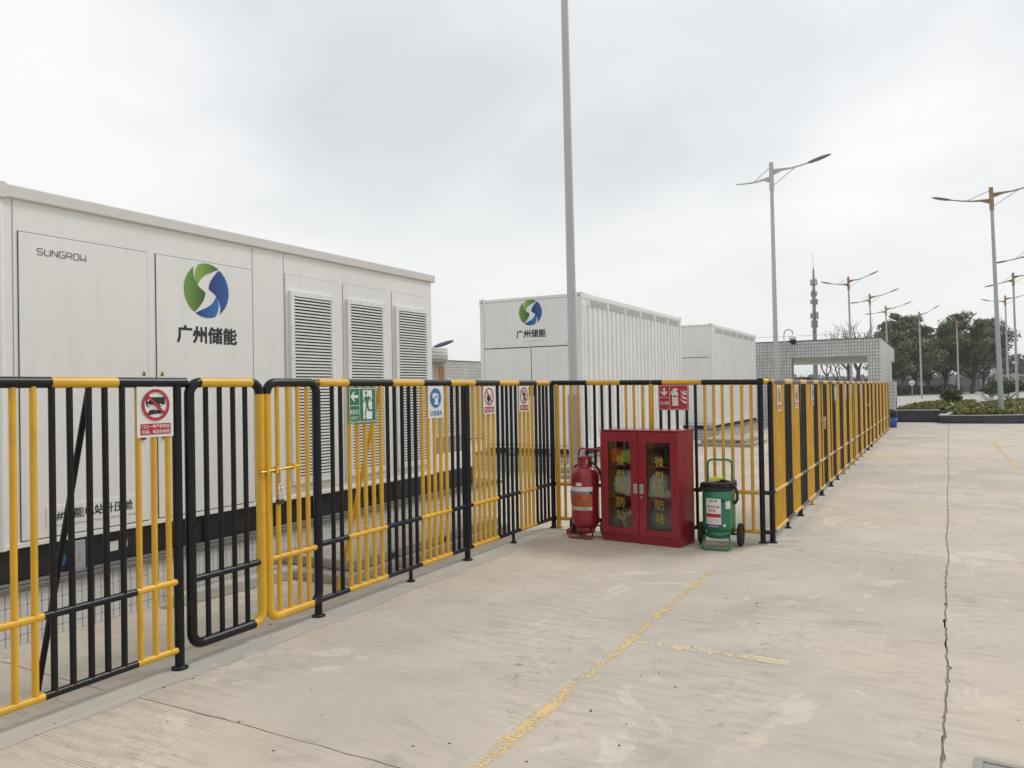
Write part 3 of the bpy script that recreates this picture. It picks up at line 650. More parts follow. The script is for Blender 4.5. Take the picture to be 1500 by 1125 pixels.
# 6 fire extinguisher sign
s6 = sign('red fire extinguisher sign with white arrow and flames above the cabinet', (-2.495, fy-RBAR-.006, 1.502), 0, .335, .275, base=SRED)
prt(s6, 'border', PLATE, lambda bm: [rect(bm, *q, Y1) for q in ((-.160,.160,.126,.130), (-.160,.160,-.130,-.126), (-.160,-.156,-.126,.126), (.156,.160,-.126,.126), (-.042,-.038,-.126,.126), (-.156,-.042,.0,.004))])
prt(s6, 'arrow', PLATE, lambda bm: (rect(bm, -.109, -.091, .05, .105, Y1), poly(bm, [(-.100,.018),(-.135,.055),(-.135,.072),(-.100,.045),(-.065,.072),(-.065,.055)], Y1)))
prt(s6, 'extinguisher_pictogram', PLATE, lambda bm: (rect(bm, -.012, .052, -.09, .04, Y1), poly(bm, [(-.012,.04),(.052,.04),(.044,.062),(-.004,.062)], Y1), rect(bm, .006, .034, .062, .075, Y1), poly(bm, [(-.03,.03),(-.022,.06),(0,.092),(.03,.1),(.05,.09),(.05,.078),(.02,.078),(-.008,.066),(-.02,.03)], Y1)))
prt(s6, 'extinguisher_band', SRED, lambda bm: rect(bm, -.004, .046, .005, .02, Y2))
prt(s6, 'flames', PLATE, lambda bm: [poly(bm, [(.078,.07-dz),(.098,.045-dz),(.145,.025-dz),(.147,.008-dz),(.115,.012-dz),(.09,.035-dz)], Y1) for dz in (-.015, .03, .075)] + [poly(bm, [(.105,.09),(.125,.07),(.147,.062),(.147,.05),(.125,.055)], Y1)])
prt(s6, 'lettering', PLATE, lambda bm: text(bm, '灭火器', -.099, -.06, .095, .036, Y1, .012))
# signs seen edge-on along the lane
yr = XR + RBAR + .006
for y, wd, wh, lab in ((8.73, '禁止入内', 'person', 'narrow-looking prohibition sign on the lane railing nearest the corner post'), (9.91, '禁止烟火', 'flame', 'prohibition sign second from the corner post on the lane railing'), (11.29, '禁止入内', 'person', 'prohibition sign third from the corner post, before the lane gate')):
    prohib(lab, (yr, y, 1.475), R(90), wd, wh, 'signs along the lane railing')
s = sign('green sign on the lane railing just past the first lane gate', (yr, 13.95, 1.475), R(90), .3, .27, base=SGRN); prt(s, 'doorway', PLATE, lambda bm: rect(bm, .003, .113, -.1, .1, Y1)); prt(s, 'arrow', PLATE, lambda bm: poly(bm, [(-.13,.06),(-.08,.1),(-.08,.02)], Y1))
for y, lab in ((15.72, 'small white sign on the lane railing, first past the green sign'), (16.7, 'small white sign on the lane railing, second past the green sign'), (18.9, 'small white sign on the lane railing, farthest from the corner')):
    s = sign(lab, (yr, y, 1.475), R(90), .21, .27, group='signs along the lane railing'); prt(s, 'ring', SRED, lambda bm: ring(bm, 0, .03, .06, .08, Y1, 24)); prt(s, 'text_panel', SRED, lambda bm: rect(bm, -.09, .09, -.12, -.07, Y1))

# ------------------------------------------------------------------ company mark and lettering
def logo(root, cx, cz, r, y):
    big = [(-.54,.84)] + [(math.cos(R(a)), math.sin(R(a))) for a in range(124, 233, 6)] + [(-.52,-.80),(-.30,-.56),(-.17,-.38),(-.09,-.20),(-.08,-.07),(-.18,.0),(-.33,.09),(-.46,.22),(-.56,.40),(-.61,.60),(-.60,.74)]
    small = [(-.53,.50),(-.50,.70),(-.43,.84)] + [(math.cos(R(a)), math.sin(R(a))) for a in range(112, 56, -6)] + [(.36,.77),(.17,.68),(-.02,.60),(-.17,.50),(-.29,.38),(-.38,.24),(-.43,.16),(-.49,.30)]
    for pts, m, nm, sg in ((big, LG1, 'logo_green_leaf', 1), (small, LG2, 'logo_light_green_leaf', 1), (big, LB1, 'logo_blue_leaf', -1), (small, LB2, 'logo_mid_blue_leaf', -1)):
        bm = B(); poly(bm, [(cx+sg*a*r, cz+sg*b*r) for a, b in pts], y); mk(nm, bm, m, root)

# ------------------------------------------------------------------ transformer station (large white housing, left)
st = thing('transformer_station', 'long white steel transformer housing with three louvre panels on a tiled plinth', 'housing', (-5.33, 2.9, 0), R(90))
mbox('shell', (0, 4.95, 0, 2.5, .62, 2.95), WHT, st, bevel=.006)
RFP = mat('roof trim paint', (.62, .605, .575), .45, var=.03, dirt=.15, dirtcol=(.4, .37, .32), streak=True)
mbox('roof', (-.03, 5.0, -.03, 2.53, 2.925, 3.012), RFP, st, bevel=.008)
bm = B(); box(bm, -.035, .03, -.035, .03, 2.915, 3.02); mk('roof_corner', bm, RFP, st, bevel=.004)
bm = B(); cyl(bm, (.0, .012, .62), (.0, .012, 2.92), .028, n=14); mk('corner_trim', bm, WHT, st)
def leaf(name, x0, x1, z0, z1, g=.006, dark=SEAM, proud=.010):
    mbox('door_gasket', (x0-g, x1+g, -.003, .01, z0-g, z1+g), dark, st)
    return mbox(name, (x0, x1, -proud, .01, z0, z1), WHT, st, bevel=.003)
d1 = leaf('door', .115, 1.075, .665, 2.715, .005); d2 = leaf('door', 1.155, 2.125, .665, 2.715, .005)
for dd, hx in ((d1, 1.02), (d2, 1.21)):
    bm = B(); box(bm, hx-.018, hx+.018, -.028, -.008, 1.28, 1.44); mk('door_handle', bm, SEAM, dd, bevel=.006)
for hx, dd in ((1.035, d1), (1.195, d2)):
    bm = B(); poly(bm, [(hx-.022, 1.765), (hx+.022, 1.765), (hx, 1.81)], -.0115); o = mk('warning_triangle', bm, mat('warning yellow', (.6, .46, .08), .5), dd)
    bm = B(); poly(bm, [(hx-.013, 1.77), (hx+.013, 1.77), (hx, 1.797)], -.0125); mk('warning_mark', bm, INK, dd)
for ux in (.08, 2.14, 2.52): mbox('panel_seam', (ux-.0025, ux+.0025, -.0022, .01, .66, 2.92), SEAML, st)
bm = B(); GL = {'S': [[(1,1),(.12,1),(0,.88),(0,.62),(.12,.5),(.88,.5),(1,.38),(1,.12),(.88,0),(0,0)]], 'U': [[(0,1),(0,.12),(.12,0),(.88,0),(1,.12),(1,1)]], 'N': [[(0,0),(0,1),(1,0),(1,1)]],
    'G': [[(1,1),(.12,1),(0,.88),(0,.12),(.12,0),(1,0),(1,.5),(.5,.5)]], 'R': [[(0,0),(0,1),(.88,1),(1,.88),(1,.58),(.88,.46),(0,.46)],[(.5,.46),(1,0)]], 'O': [[(.12,0),(0,.12),(0,.88),(.12,1),(.88,1),(1,.88),(1,.12),(.88,0),(.12,0)]], 'W': [[(0,1),(0,.1),(.1,0),(.5,.35),(.9,0),(1,.1),(1,1)]]}
for i, ch in enumerate('SUNGROW'):
    for ln in GL[ch]:
        for a_, b_ in zip(ln, ln[1:]): seg(bm, (.235+i*.051+a_[0]*.038, 2.578+a_[1]*.042), (.235+i*.051+b_[0]*.038, 2.578+b_[1]*.042), .0052, -.0125)
label_of(mk('lettering', bm, mat('logo grey ink', (.06, .06, .065), .5), d1), 'SUNGROW in thin black capitals')
logo(d2, 1.635, 2.478, .226, -.0125)
bm = B(); text(bm, '广州储能', 1.64, 2.108, .60, .135, -.0125, .028); mk('lettering', bm, INK, d2)
# name plate low on the first door
npz = mbox('name_plate', (.275, .97, -.016, -.009, .735, .872), WHT, d1, bevel=.002)
bm = B(); text(bm, '1#储能电站升压舱', .62, .805, .60, .07, -.0175, .016); mk('lettering', bm, INK, npz)
# louvres
for (a, b) in ((2.535, 3.235), (3.345, 4.06), (4.165, 4.89)):
    mbox('louvre_panel_seam', (a-.004, b+.004, -.002, .01, .69, 2.734), SEAML, st)
    pn = mbox('louvre_panel', (a, b, -.006, .01, .694, 2.73), WHT, st)
    fx0, fx1, fz0, fz1 = a+.04, b-.05, .755, 2.58
    bm = B(); t_ = .05
    for q in ((fx0, fx0+t_, fz0, fz1), (fx1-t_, fx1, fz0, fz1), (fx0+t_, fx1-t_, fz1-t_, fz1), (fx0+t_, fx1-t_, fz0, fz0+t_)): box(bm, q[0], q[1], -.034, -.004, q[2], q[3])
    fr = mk('louvre_frame', bm, WHT, pn, bevel=.003)
    bm = B()
    for zz in [fz0+.03+i*.29 for i in range(7)]:
        for xx in (fx0+.018, fx1-.018): cyl(bm, (xx, -.0345, zz), (xx, -.037, zz), .006, n=8)
    for xx in (fx0+.2, fx0+.4): cyl(bm, (xx, -.0345, fz1-.018), (xx, -.037, fz1-.018), .006, n=8)
    mk('screws', bm, ALU, fr)
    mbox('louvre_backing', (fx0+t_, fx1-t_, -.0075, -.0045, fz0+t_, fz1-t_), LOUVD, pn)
    bm = B(); L_ = fx1-fx0-2*t_
    sec = [(-.030, 0), (-.030, .011), (-.026, .014), (-.009, .0215), (-.009, .0195), (-.0275, .010), (-.0275, 0)]
    ca = [bm.verts.new((0, y, z)) for y, z in sec]; cb_ = [bm.verts.new((L_, y, z)) for y, z in sec]
    for i in range(len(sec)): bm.faces.new((ca[i], cb_[i], cb_[(i+1) % len(sec)], ca[(i+1) % len(sec)]))
    bmesh.ops.recalc_face_normals(bm, faces=bm.faces[:])
    me = mesh('slat', bm, WHT); nsl = int((fz1-fz0-2*t_)/.0303)+1
    for i in range(nsl): link('slat', me, pn, (fx0+t_, 0, fz0+t_+.003+i*.0303))
# skid base
mbox('lower_lip', (-.01, 4.96, -.012, .02, .622, .655), WHT, st, bevel=.004)
bm = B(); box(bm, -.02, 5.93, .03, 2.45, .40, .618); mk('base_frame', bm, DKSTEEL, st, bevel=.004)
bm = B()
for ux in (1.6, 2.9, 4.2, 5.4): box(bm, ux, ux+.05, .012, .03, .40, .618)
mk('base_stiffener', bm, DKSTEEL, st)
mbox('end_platform', (4.952, 5.93, .05, 2.4, .62, .835), WHT, st, bevel=.006)
mbox('end_cabinet', (4.98, 5.9, .10, 2.3, .836, 1.05), GREYBOX, st, bevel=.006)
bm = B(); box(bm, .465, .555, -.005, .03, .395, .605); jb = mk('junction_box', bm, ALU, st, bevel=.004)
bm = B(); cyl(bm, (.51, -.006, .5), (.51, -.010, .5), .008, n=10); cyl(bm, (.51, -.006, .47), (.51, -.010, .47), .008, n=10); mk('box_screw', bm, GREYBOX, jb)
bm = B(); rect(bm, .74, .83, .475, .545, .028); mk('white_label', bm, PLATE, st)
bm = B(); rect(bm, .865, .905, .49, .55, .028); mk('warning_label', bm, PLATE, st); bm = B(); rect(bm, .865, .905, .535, .55, .027); mk('label_band', bm, SRED, st)
bm = B(); disc(bm, .385, .49, .05, .028); mk('blue_disc', bm, SBLU, st)
bm = B(); tube(bm, [(3.80, .02, .46)] + arc((3.84, .02, .51), .06, 200, 520, 14) + [(3.83, .02, .42)], .007, 8); mk('cable_loop', bm, HOSE, st)
# plinth with tile
pk = thing('tiled_plinth', 'low white tiled plinth with grey stone cap under the long transformer housing', 'plinth', (-5.30, 1.4, 0), R(90))
mbox('core', (0, 8.0, .012, 2.7, 0, .345), GROUT, pk)
bm = B(); box(bm, -.02, 8.02, -.03, 2.72, .345, .382); box(bm, -.0, 8.0, .0, 2.7, .382, .398); mk('cap', bm, CAPST, pk, bevel=.006)
bm = B(); box(bm, 0, .0435, 0, .013, 0, .0915); bmesh.ops.bevel(bm, geom=[e_ for e_ in bm.edges], offset=.0022, segments=1, affect='EDGES')
tm = mesh('tile', bm, TILE); PW, PH = .0472, .0952
rows = [.345-.0935-PH*r for r in range(4)]
rest = B(); cnt = 0
for r in range(4):
    z = rows[r]; hs = 1.0
    if z < 0: hs = (.345-.0935-PH*(r-1)-.004)/.0915; z = .0005
    for c in range(168):
        u = .03+c*PW
        if .9 < u < 4.4 and cnt < 300:
            o = link('tile', tm, pk, (u, random.uniform(-.0008, .0008), z)); o.scale.z = hs; cnt += 1
        else: box(rest, u, u+.0435, random.uniform(-.0008, .0008), .013, z, z+.0915*hs)
kind(mk('tiles', rest, TILE, pk), 'stuff')
# loose slabs forming a step and a kerb piece behind the gate
stp = thing('concrete_step', 'two-layer concrete step slab in front of the transformer plinth behind the gate', 'step', (-5.28, 5.05, 0), 0)
mbox('lower_slab', (0, .93, .05, 2.9, 0, .075), SLABC, stp, bevel=.012); mbox('upper_slab', (0, .86, .22, 2.8, .078, .165), SLABC, stp, bevel=.012)
bm = B()
for yy in (.75, 1.6, 2.3): box(bm, .85, .866, yy, yy+.05, .09, .135)
mk('lifting_hole', bm, SEAM, stp)
kb = tag(mbox('kerb_stone', (-.6, .6, -.06, .06, 0, .09), KERBL, bevel=.01, loc=(-5.08, 4.62, 0), rot=(0, 0, R(82))), 'pale kerb stone lying at the foot of the tiled plinth', 'kerb')

# ------------------------------------------------------------------ battery containers
def container(label, loc, W, L_, ztop, with_logo, nrib, gate):
    c = thing('battery_container', label, 'container', loc, 0, None)
    zb_ = .43; x0, x1 = -W, 0
    mbox('body', (x0+.02, x1-.05, .02, L_-.02, zb_+.02, ztop-.02), WHT2, c)
    for xx in (x0, x1-.10):
        for yy in (0, L_-.10): mbox('corner_post', (xx, xx+.10, yy, yy+.10, zb_, ztop), WHT2, c, bevel=.008)
    for xx in (x0-.008, x1-.122):
        for yy in (-.008, L_-.142):
            for zz in (zb_-.02, ztop-.10):
                cc = mbox('corner_casting', (xx, xx+.13, yy, yy+.15, zz, zz+.125), WHT2, c, bevel=.006)
                if yy < 0: bm = B(); disc(bm, xx+.065, zz+.06, .03, -.0095, 16, .02); mk('casting_hole', bm, GREYBOX, cc)
    bm = B(); box(bm, x0+.1, x1-.1, -.004, .06, ztop-.055, ztop+.005); box(bm, x0+.1, x1-.1, -.004, .06, zb_, zb_+.065)
    box(bm, x1-.07, x1+.004, .1, L_-.1, ztop-.085, ztop+.008); box(bm, x1-.07, x1+.004, .1, L_-.1, zb_, zb_+.15); box(bm, x0, x0+.07, .1, L_-.1, ztop-.085, ztop+.008)
    mk('frame_rail', bm, WHT2, c, bevel=.006)
    zm = ztop-1.02; xm = x0 + W*.515
    for nm, a, b, z0, z1 in (('service_panel', x0+.11, x1-.065, zm+.012, ztop-.062), ('door', x0+.11, xm-.008, zb_+.075, zm-.008), ('door', xm+.008, x1-.065, zb_+.075, zm-.008)):
        mbox('door_gasket', (a-.008, b+.008, .002, .03, z0-.008, z1+.008), SEAM, c)
        pn = mbox(nm, (a, b, -.010, .02, z0, z1), WHT2, c, bevel=.004)
        if nm == 'service_panel':
            bm = B()
            for xx in (a+.30, (a+b)/2, b-.3): cyl(bm, (xx, -.010, z0+.055), (xx, -.018, z0+.055), .014, n=10)
            mk('panel_lock', bm, ALU, pn)
            if with_logo:
                logo(pn, -W*.485, ztop-.315, .262, -.0125)
                bm = B(); text(bm, '广州储能', -W*.483, ztop-.745, .66, .155, -.0125, .026); mk('lettering', bm, INK, pn)
                bm = B(); text(bm, 'SUNGROW', -W*.47, ztop-.90, .42, .028, -.0125); mk('small_lettering', bm, INKG, pn)
        else:
            hx = b-.05 if a < xm-.5 else a+.05
            bm = B(); box(bm, hx-.016, hx+.016, -.03, -.008, 1.5, 1.68); mk('door_handle', bm, SEAM, pn, bevel=.005)
    # corrugated long side
    bm = B(); z0, z1 = zb_+.15, ztop-.235; ya, yb = .12, L_-.12; pt = (yb-ya)/nrib; prof = []
    for i in range(nrib):
        y = ya+i*pt
        for f, d in ((0, -.004), (.36, -.004), (.5, -.042), (.86, -.042)): prof.append((y+f*pt, d))
    prof.append((yb, -.004))
    va = [bm.verts.new((d, y, z0)) for y, d in prof]; vb = [bm.verts.new((d, y, z1)) for y, d in prof]
    for i in range(len(prof)-1): bm.faces.new((va[i], va[i+1], vb[i+1], vb[i]))
    mk('corrugated_side', bm, WHT2, c)
    # ventilation strip
    vz0, vz1 = ztop-.228, ztop-.095
    mbox('vent_strip', (-.045, -.012, .12, L_-.12, ztop-.237, ztop-.084), WHT2, c)
    n = 6; pv = (L_-.5)/n
    for i in range(n):
        a = .42+i*pv
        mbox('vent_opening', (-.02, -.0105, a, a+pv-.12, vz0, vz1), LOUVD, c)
        bm = B()
        for k in range(5): zz = vz0+.008+k*.027; box(bm, -.0145, -.002, a, a+pv-.12, zz, zz+.014)
        mk('vent_grille', bm, WHT2, c)
        mbox('vent_mullion', (-.02, .002, a-.10, a-.02, vz0, vz1), WHT2, c)
    mbox('vent_opening', (-.02, -.0105, .14, .30, vz0, vz1), WHT2, c)
    # dark bearing frame under the container
    mbox('bearing_frame', (x0+.03, x1-.03, .05, L_-.05, .325, zb_+.01), DKSTEEL, c)
    bm = B(); 
    for xx in (x0+.02, x0+.62, x1-.82, x1-.22): box(bm, xx, xx+.2, -.002, .05, .322, zb_-.015)
    mk('bearing_plate', bm, ALU, c)
    q = thing('tiled_plinth', gate, 'plinth', loc, 0)
    mbox('core', (x0-.2, x1+.22, -.22, L_+.2, 0, .30), TILEN, q); mbox('cap', (x0-.22, x1+.24, -.24, L_+.22, .301, .325), CAPST, q, bevel=.005)
    return c
container('white battery container with round logo and Chinese lettering on its end', (-6.09, 14.2, 0), 2.33, 6.8, 3.505, True, 25, 'white tiled plinth under the battery container with the logo')
container('plain white battery container standing behind the one with the logo', (-6.05, 24.2, 0), 2.33, 6.6, 3.56, False, 25, 'white tiled plinth under the plain battery container farther back')
for i, (x, y, l) in enumerate(((-5.35, 13.2, 'stacked concrete slabs forming a step by the corner of the logo container'), (-4.9, 21.6, 'flat concrete slab pile on the yard before the farther container'))):
    q = thing('concrete_step', l, 'step', (x, y, 0), 0)
    mbox('lower_slab', (-.9, .55, -.3, 1.9, 0, .08), SLABC, q, bevel=.01); mbox('upper_slab', (-.85, .35, -.1, 1.7, .082, .19), SLABC, q, bevel=.01)
    bm = B(); box(bm, .12, .2, -.112, -.09, .11, .15); mk('lifting_hole', bm, SEAM, q)

# ------------------------------------------------------------------ red cabinet and what it holds
cab = thing('fire_cabinet', 'dark red metal fire cabinet with two glazed doors and gold lettering', 'cabinet', (-2.722, 7.766, 0), R(-7.5))
W2, D_, HB = .445, .36, 1.165
bm = B()
box(bm, -W2, W2, .0, D_, 0, .10); box(bm, -W2, W2, 0, D_, HB-.022, HB); box(bm, -W2, -W2+.018, 0, D_, .10, HB-.022); box(bm, W2-.018, W2, 0, D_, .10, HB-.022); box(bm, -W2+.018, W2-.018, D_-.015, D_, .10, HB-.022)
mk('case', bm, CABR, cab, bevel=.004)
mbox('top_lip', (-W2-.004, W2+.004, -.028, D_+.002, HB-.001, HB+.010), CABR, cab, bevel=.003)
for zz in (.455, .79):
    mbox('shelf', (-W2+.018, W2-.018, .03, D_-.016, zz, zz+.018), CABR, cab)
for sg in (-1, 1):
    x0, x1 = (-W2+.004, -.003) if sg < 0 else (.003, W2-.004)
    z0, z1 = .085, HB-.012; ox0, ox1 = (x0+.085, x1-.085); oz0, oz1 = .155, HB-.115
    bm = B()
    box(bm, x0, ox0, -.024, -.002, z0, z1); box(bm, ox1, x1, -.024, -.002, z0, z1); box(bm, ox0, ox1, -.024, -.002, z0, oz0); box(bm, ox0, ox1, -.024, -.002, oz1, z1)
    dr_ = mk('door', bm, CABR, cab, bevel=.003)
    gl = mbox('pane', (ox0-.004, ox1+.004, -.014, -.010, oz0-.004, oz1+.004), GLASS, dr_)
    bm = B(); cx = (ox0+ox1)/2 + .01
    for ch, zz in zip('微型消防站', (.855, .705, .565, .42, .285)): text(bm, ch, cx, zz, .095, .105, -.0152)
    mk('lettering', bm, GOLDT, dr_)
    hx = -.035 if sg < 0 else .035
    bm = B(); box(bm, hx-.022, hx+.022, -.032, -.023, .52, .62); hd = mk('door_handle', bm, STEEL, dr_, bevel=.004)
    bm = B(); box(bm, hx-.013, hx+.013, -.035, -.0325, .54, .60); mk('handle_recess', bm, GREYBOX, hd)
bm = B(); cyl(bm, (.035, -.024, .485), (.035, -.034, .485), .011, n=14); mk('lock', bm, STEEL, cab)
def lump(name, label, cat, c, dims, m, seed, amp=.25, sub=3, parent_m=None):
    bm = B(); bmesh.ops.create_icosphere(bm, subdivisions=sub, radius=1)
    for v in bm.verts:
        n = v.co.normalized(); k = 1 + amp*mn.noise(n*2.1+Vector((seed, 0, 0))) + amp*.5*mn.noise(n*5+Vector((0, seed, 0)))
        co = n*k; f = .75; co = Vector([math.copysign(abs(a)**f, a) for a in co])
        co.z = max(co.z, -.82)
        v.co = Vector((co.x*dims[0]*1.08, co.y*dims[1]*1.1, (co.z+.82)*dims[2]*1.15))
    for f in bm.faces: f.smooth = True
    o = mk(name, bm, m); o.matrix_world = Matrix.Translation(cab.location) @ Matrix.Rotation(R(-7.5), 4, 'Z') @ Matrix.Translation(c)
    return tag(o, label, cat)
cl = lambda n, c, r=.8: mat(n, c, r, var=.15, vscale=25)
lump('folded_vest', 'bright orange folded vest on the top shelf of the red cabinet', 'vest', (-.31, .15, .81), (.085, .1, .085), cl('orange cloth', (.75, .12, .02)), 1)
lump('folded_vest', 'lime and yellow reflective cloth heaped on the cabinet top shelf', 'vest', (-.17, .14, .81), (.10, .11, .075), cl('lime cloth', (.50, .52, .10)), 2)
lump('folded_jacket', 'dark red folded jacket on the top shelf behind right pane', 'jacket', (.14, .15, .81), (.10, .11, .06), cl('dark red cloth', (.14, .03, .035)), 3)
lump('folded_jacket', 'black folded jacket on the top shelf behind right pane', 'jacket', (.32, .16, .81), (.09, .11, .10), cl('black cloth', (.02, .02, .022)), 4)
lump('plastic_bag', 'crumpled white plastic bag on the middle cabinet shelf', 'bag', (-.20, .14, .475), (.14, .11, .12), cl('white film', (.62, .62, .6), .4), 5, .45)
lump('helmet', 'white helmet on the middle shelf behind the right pane', 'helmet', (.17, .16, .475), (.11, .12, .12), cl('helmet white', (.58, .59, .58), .35), 6, .06)
lump('plastic_bag', 'small pale bag beside the helmet on the middle shelf', 'bag', (.20, .07, .475), (.13, .04, .05), cl('pale film', (.55, .52, .45), .5), 7, .3)
lump('red_box', 'small red packet at the end of the middle cabinet shelf', 'packet', (.35, .15, .475), (.045, .07, .085), cl('packet red', (.30, .02, .02), .5), 8, .05)
lump('equipment_bag', 'dark grey bag on the cabinet floor behind left pane', 'bag', (-.25, .17, .103), (.14, .12, .11), cl('grey cloth', (.07, .068, .065)), 9)
lump('equipment_bag', 'brownish grey bag on the cabinet floor behind right pane', 'bag', (.22, .17, .103), (.16, .12, .13), cl('brown grey cloth', (.13, .115, .10)), 10)
bm = B(); tube(bm, [(.0+.085*math.cos(a*.35), .0, .09+.085*math.sin(a*.35)+.0006*a) for a in range(60)], .011, 8)
o = tag(mk('hose_coil', bm, cl('pale hose', (.42, .40, .36))), 'pale coiled hose standing in the bottom of the cabinet', 'hose'); o.matrix_world = Matrix.Translation(cab.location) @ Matrix.Rotation(R(-7.5), 4, 'Z') @ Matrix.Translation((-.13, .05, .11))

# ------------------------------------------------------------------ wheeled extinguishers
def wheel(root, x, y, r, w):
    wh = thing_part('wheel', root, (x, y, r))
    bm = B(); n = 28; prof = [(r*.62, -w/2), (r*.93, -w/2), (r, -w*.28), (r, w*.28), (r*.93, w/2), (r*.62, w/2)]
    rings = [[bm.verts.new((z, rr*math.cos(2*math.pi*i/n), rr*math.sin(2*math.pi*i/n))) for i in range(n)] for rr, z in prof]
    for A, Bq in zip(rings, rings[1:]+rings[:1]):
        for i in range(n): f = bm.faces.new((A[i], A[(i+1)%n], Bq[(i+1)%n], Bq[i])); f.smooth = True
    mk('tyre', bm, TYRE, wh)
    bm = B(); cyl(bm, (-w*.3, 0, 0), (w*.3, 0, 0), r*.64, n=24); cyl(bm, (-w*.5, 0, 0), (w*.5, 0, 0), r*.2, n=14)
    for a in range(5): cyl(bm, (-w*.36, r*.42*math.cos(a*1.257), r*.42*math.sin(a*1.257)), (w*.36, r*.42*math.cos(a*1.257), r*.42*math.sin(a*1.257)), r*.12, n=8)
    mk('rim', bm, mat('wheel hub grey', (.05, .05, .05), .5), wh)
def thing_part(name, parent, loc):
    o = bpy.data.objects.new(name, None); COL.objects.link(o); o.parent = parent; o.location = loc; o.empty_display_size = .05; return o
def curved_label(root, name, m, R_, a0, a1, z0, z1, n=14):
    bm = B(); P_ = []
    for i in range(n+1):
        a = R(a0+(a1-a0)*i/n); P_.append([bm.verts.new((R_*math.cos(a), R_*math.sin(a), z)) for z in (z0, z1)])
    for A, Bq in zip(P_, P_[1:]): f = bm.faces.new((A[0], Bq[0], Bq[1], A[1])); f.smooth = True
    return mk(name, bm, m, root)
def curved_text(root, name, m, R_, s_, amid, zmid, w, h, bold=.01):
    bm = B(); text(bm, s_, 0, 0, w, h, 0, bold)
    for v in bm.verts:
        a = R(amid) + v.co.x/R_; z = v.co.z
        v.co = Vector((R_*math.cos(a), R_*math.sin(a), zmid+z))
    return mk(name, bm, m, root)
ex = thing('wheeled_extinguisher', 'tall dark red wheeled fire extinguisher with collar, left of the red cabinet', 'extinguisher', (-3.40, 7.93, 0), R(-3))
r = .152
bm = B(); lathe(bm, [(.10, .115), (r*.82, .125), (r*.97, .15), (r, .18), (r, .66), (r*.985, .69), (r*.90, .725), (r*.70, .752), (r*.5, .765), (.03, .77)], n=36); mk('cylinder', bm, EXTR, ex)
bm = B(); lathe(bm, [(.102, .05), (.102, .12)], n=30); mk('foot_ring', bm, EXTR, ex)
bm = B(); n = 30; pr = [(.086, .755), (.080, .80), (.080, .86), (.087, .875), (.082, .875), (.075, .86), (.075, .755)]
rings = [[bm.verts.new((rr*math.cos(2*math.pi*i/n), rr*math.sin(2*math.pi*i/n), z)) for i in range(n)] for rr, z in pr]
for A, Bq in zip(rings, rings[1:]):
    for i in range(n): f = bm.faces.new((A[i], A[(i+1)%n], Bq[(i+1)%n], Bq[i])); f.smooth = True
mk('collar', bm, EXTR, ex)
bm = B(); cyl(bm, (0, 0, .765), (0, 0, .84), .022, n=12); cyl(bm, (.0, 0, .83), (.095, -.02, .83), .014, n=10); mk('valve', bm, BRASS, ex)
bm = B(); box(bm, .058, .078, -.095, -.078, .80, .845); mk('gauge', bm, STEEL, ex, bevel=.004)
bm = B(); yb_ = .13
hx = .137
tube(bm, [(-hx, yb_, .06), (-hx, yb_, .90)] + arc((-hx+.045, yb_, .90), .045, 180, 90, 6) + arc((hx-.045, yb_, .90), .045, 90, 0, 6) + [(hx, yb_, .06)], .011, 10)
mk('handle_frame', bm, EXTR, ex)
bm = B(); tube(bm, [(-.125, .0, .12), (-.13, -.10, .10)] + arc((-.10, -.13, .0), .035, 180, 270, 5, 'xy') + arc((.10, -.13, .0), .035, 270, 360, 5, 'xy') + [(.13, -.10, .10), (.125, .0, .12)], .0105, 10)
for v in bm.verts:
    if v.co.z < .03: v.co.z = v.co.z + .012
mk('front_stand', bm, EXTR, ex)
bm = B(); cyl(bm, (-.185, yb_, .105), (.185, yb_, .105), .010, n=10); box(bm, -.13, .13, .1, .14, .17, .185); mk('axle', bm, BLK, ex)
for sx_ in (-.185, .185): wheel(ex, sx_, yb_-.02, .105, .045)
bm = B(); pts = [(.06, .02, .83)]
for i in range(40):
    a = -60+i*18; pts.append(((.155+.0)*math.cos(R(a)), .05+.13*math.sin(R(a)), .80-.0035*i))
bm2 = B(); tube(bm2, [(.07, -.03, .83), (.125, -.04, .80), (.165, 0, .74), (.178, .03, .66), (.172, .06, .60), (.165, .09, .55)], .013, 10); mk('hose', bm2, HOSE, ex)
bm2 = B(); tube(bm2, [(-.06, .06, .80), (-.13, .02, .76), (-.168, .03, .68), (-.172, .05, .58), (-.168, .08, .46), (-.16, .1, .36)], .012, 10); mk('hose', bm2, HOSE, ex); bm.free()
bm = B(); cyl(bm, (-.172, .02, .34), (-.172, .02, .50), .014, .02, n=10); mk('nozzle', bm, SBLU, ex)
curved_label(ex, 'label_band', PLATE, r+.0012, 200, 326, .49, .555); curved_label(ex, 'label_band', mat('label navy', (.02, .03, .10), .5), r+.0018, 200, 326, .475, .505)
curved_label(ex, 'label_panel', mat('label orange', (.42, .13, .03), .5, var=.15, vscale=30), r+.0014, 202, 324, .335, .476)
curved_label(ex, 'label_band', PLATE, r+.0016, 202, 324, .305, .337); curved_label(ex, 'white_sticker', PLATE, r+.0014, 256, 282, .565, .60); curved_label(ex, 'white_sticker', PLATE, r+.0014, 184, 196, .53, .62)
curved_text(ex, 'lettering', SRED, r+.0024, '灭火器', 263, .44, .10, .035, .02); curved_text(ex, 'lettering', PLATE, r+.0026, '推车式水基型灭火器', 263, .49, .26, .022)
curved_text(ex, 'lettering', INK, r+.0026, '使用方法与注意事项', 263, .32, .25, .018)
for i in range(4): curved_label(ex, 'print_line', mat('print brown', (.25, .07, .03), .5), r+.0022, 225, 305, .352+i*.017, .357+i*.017)

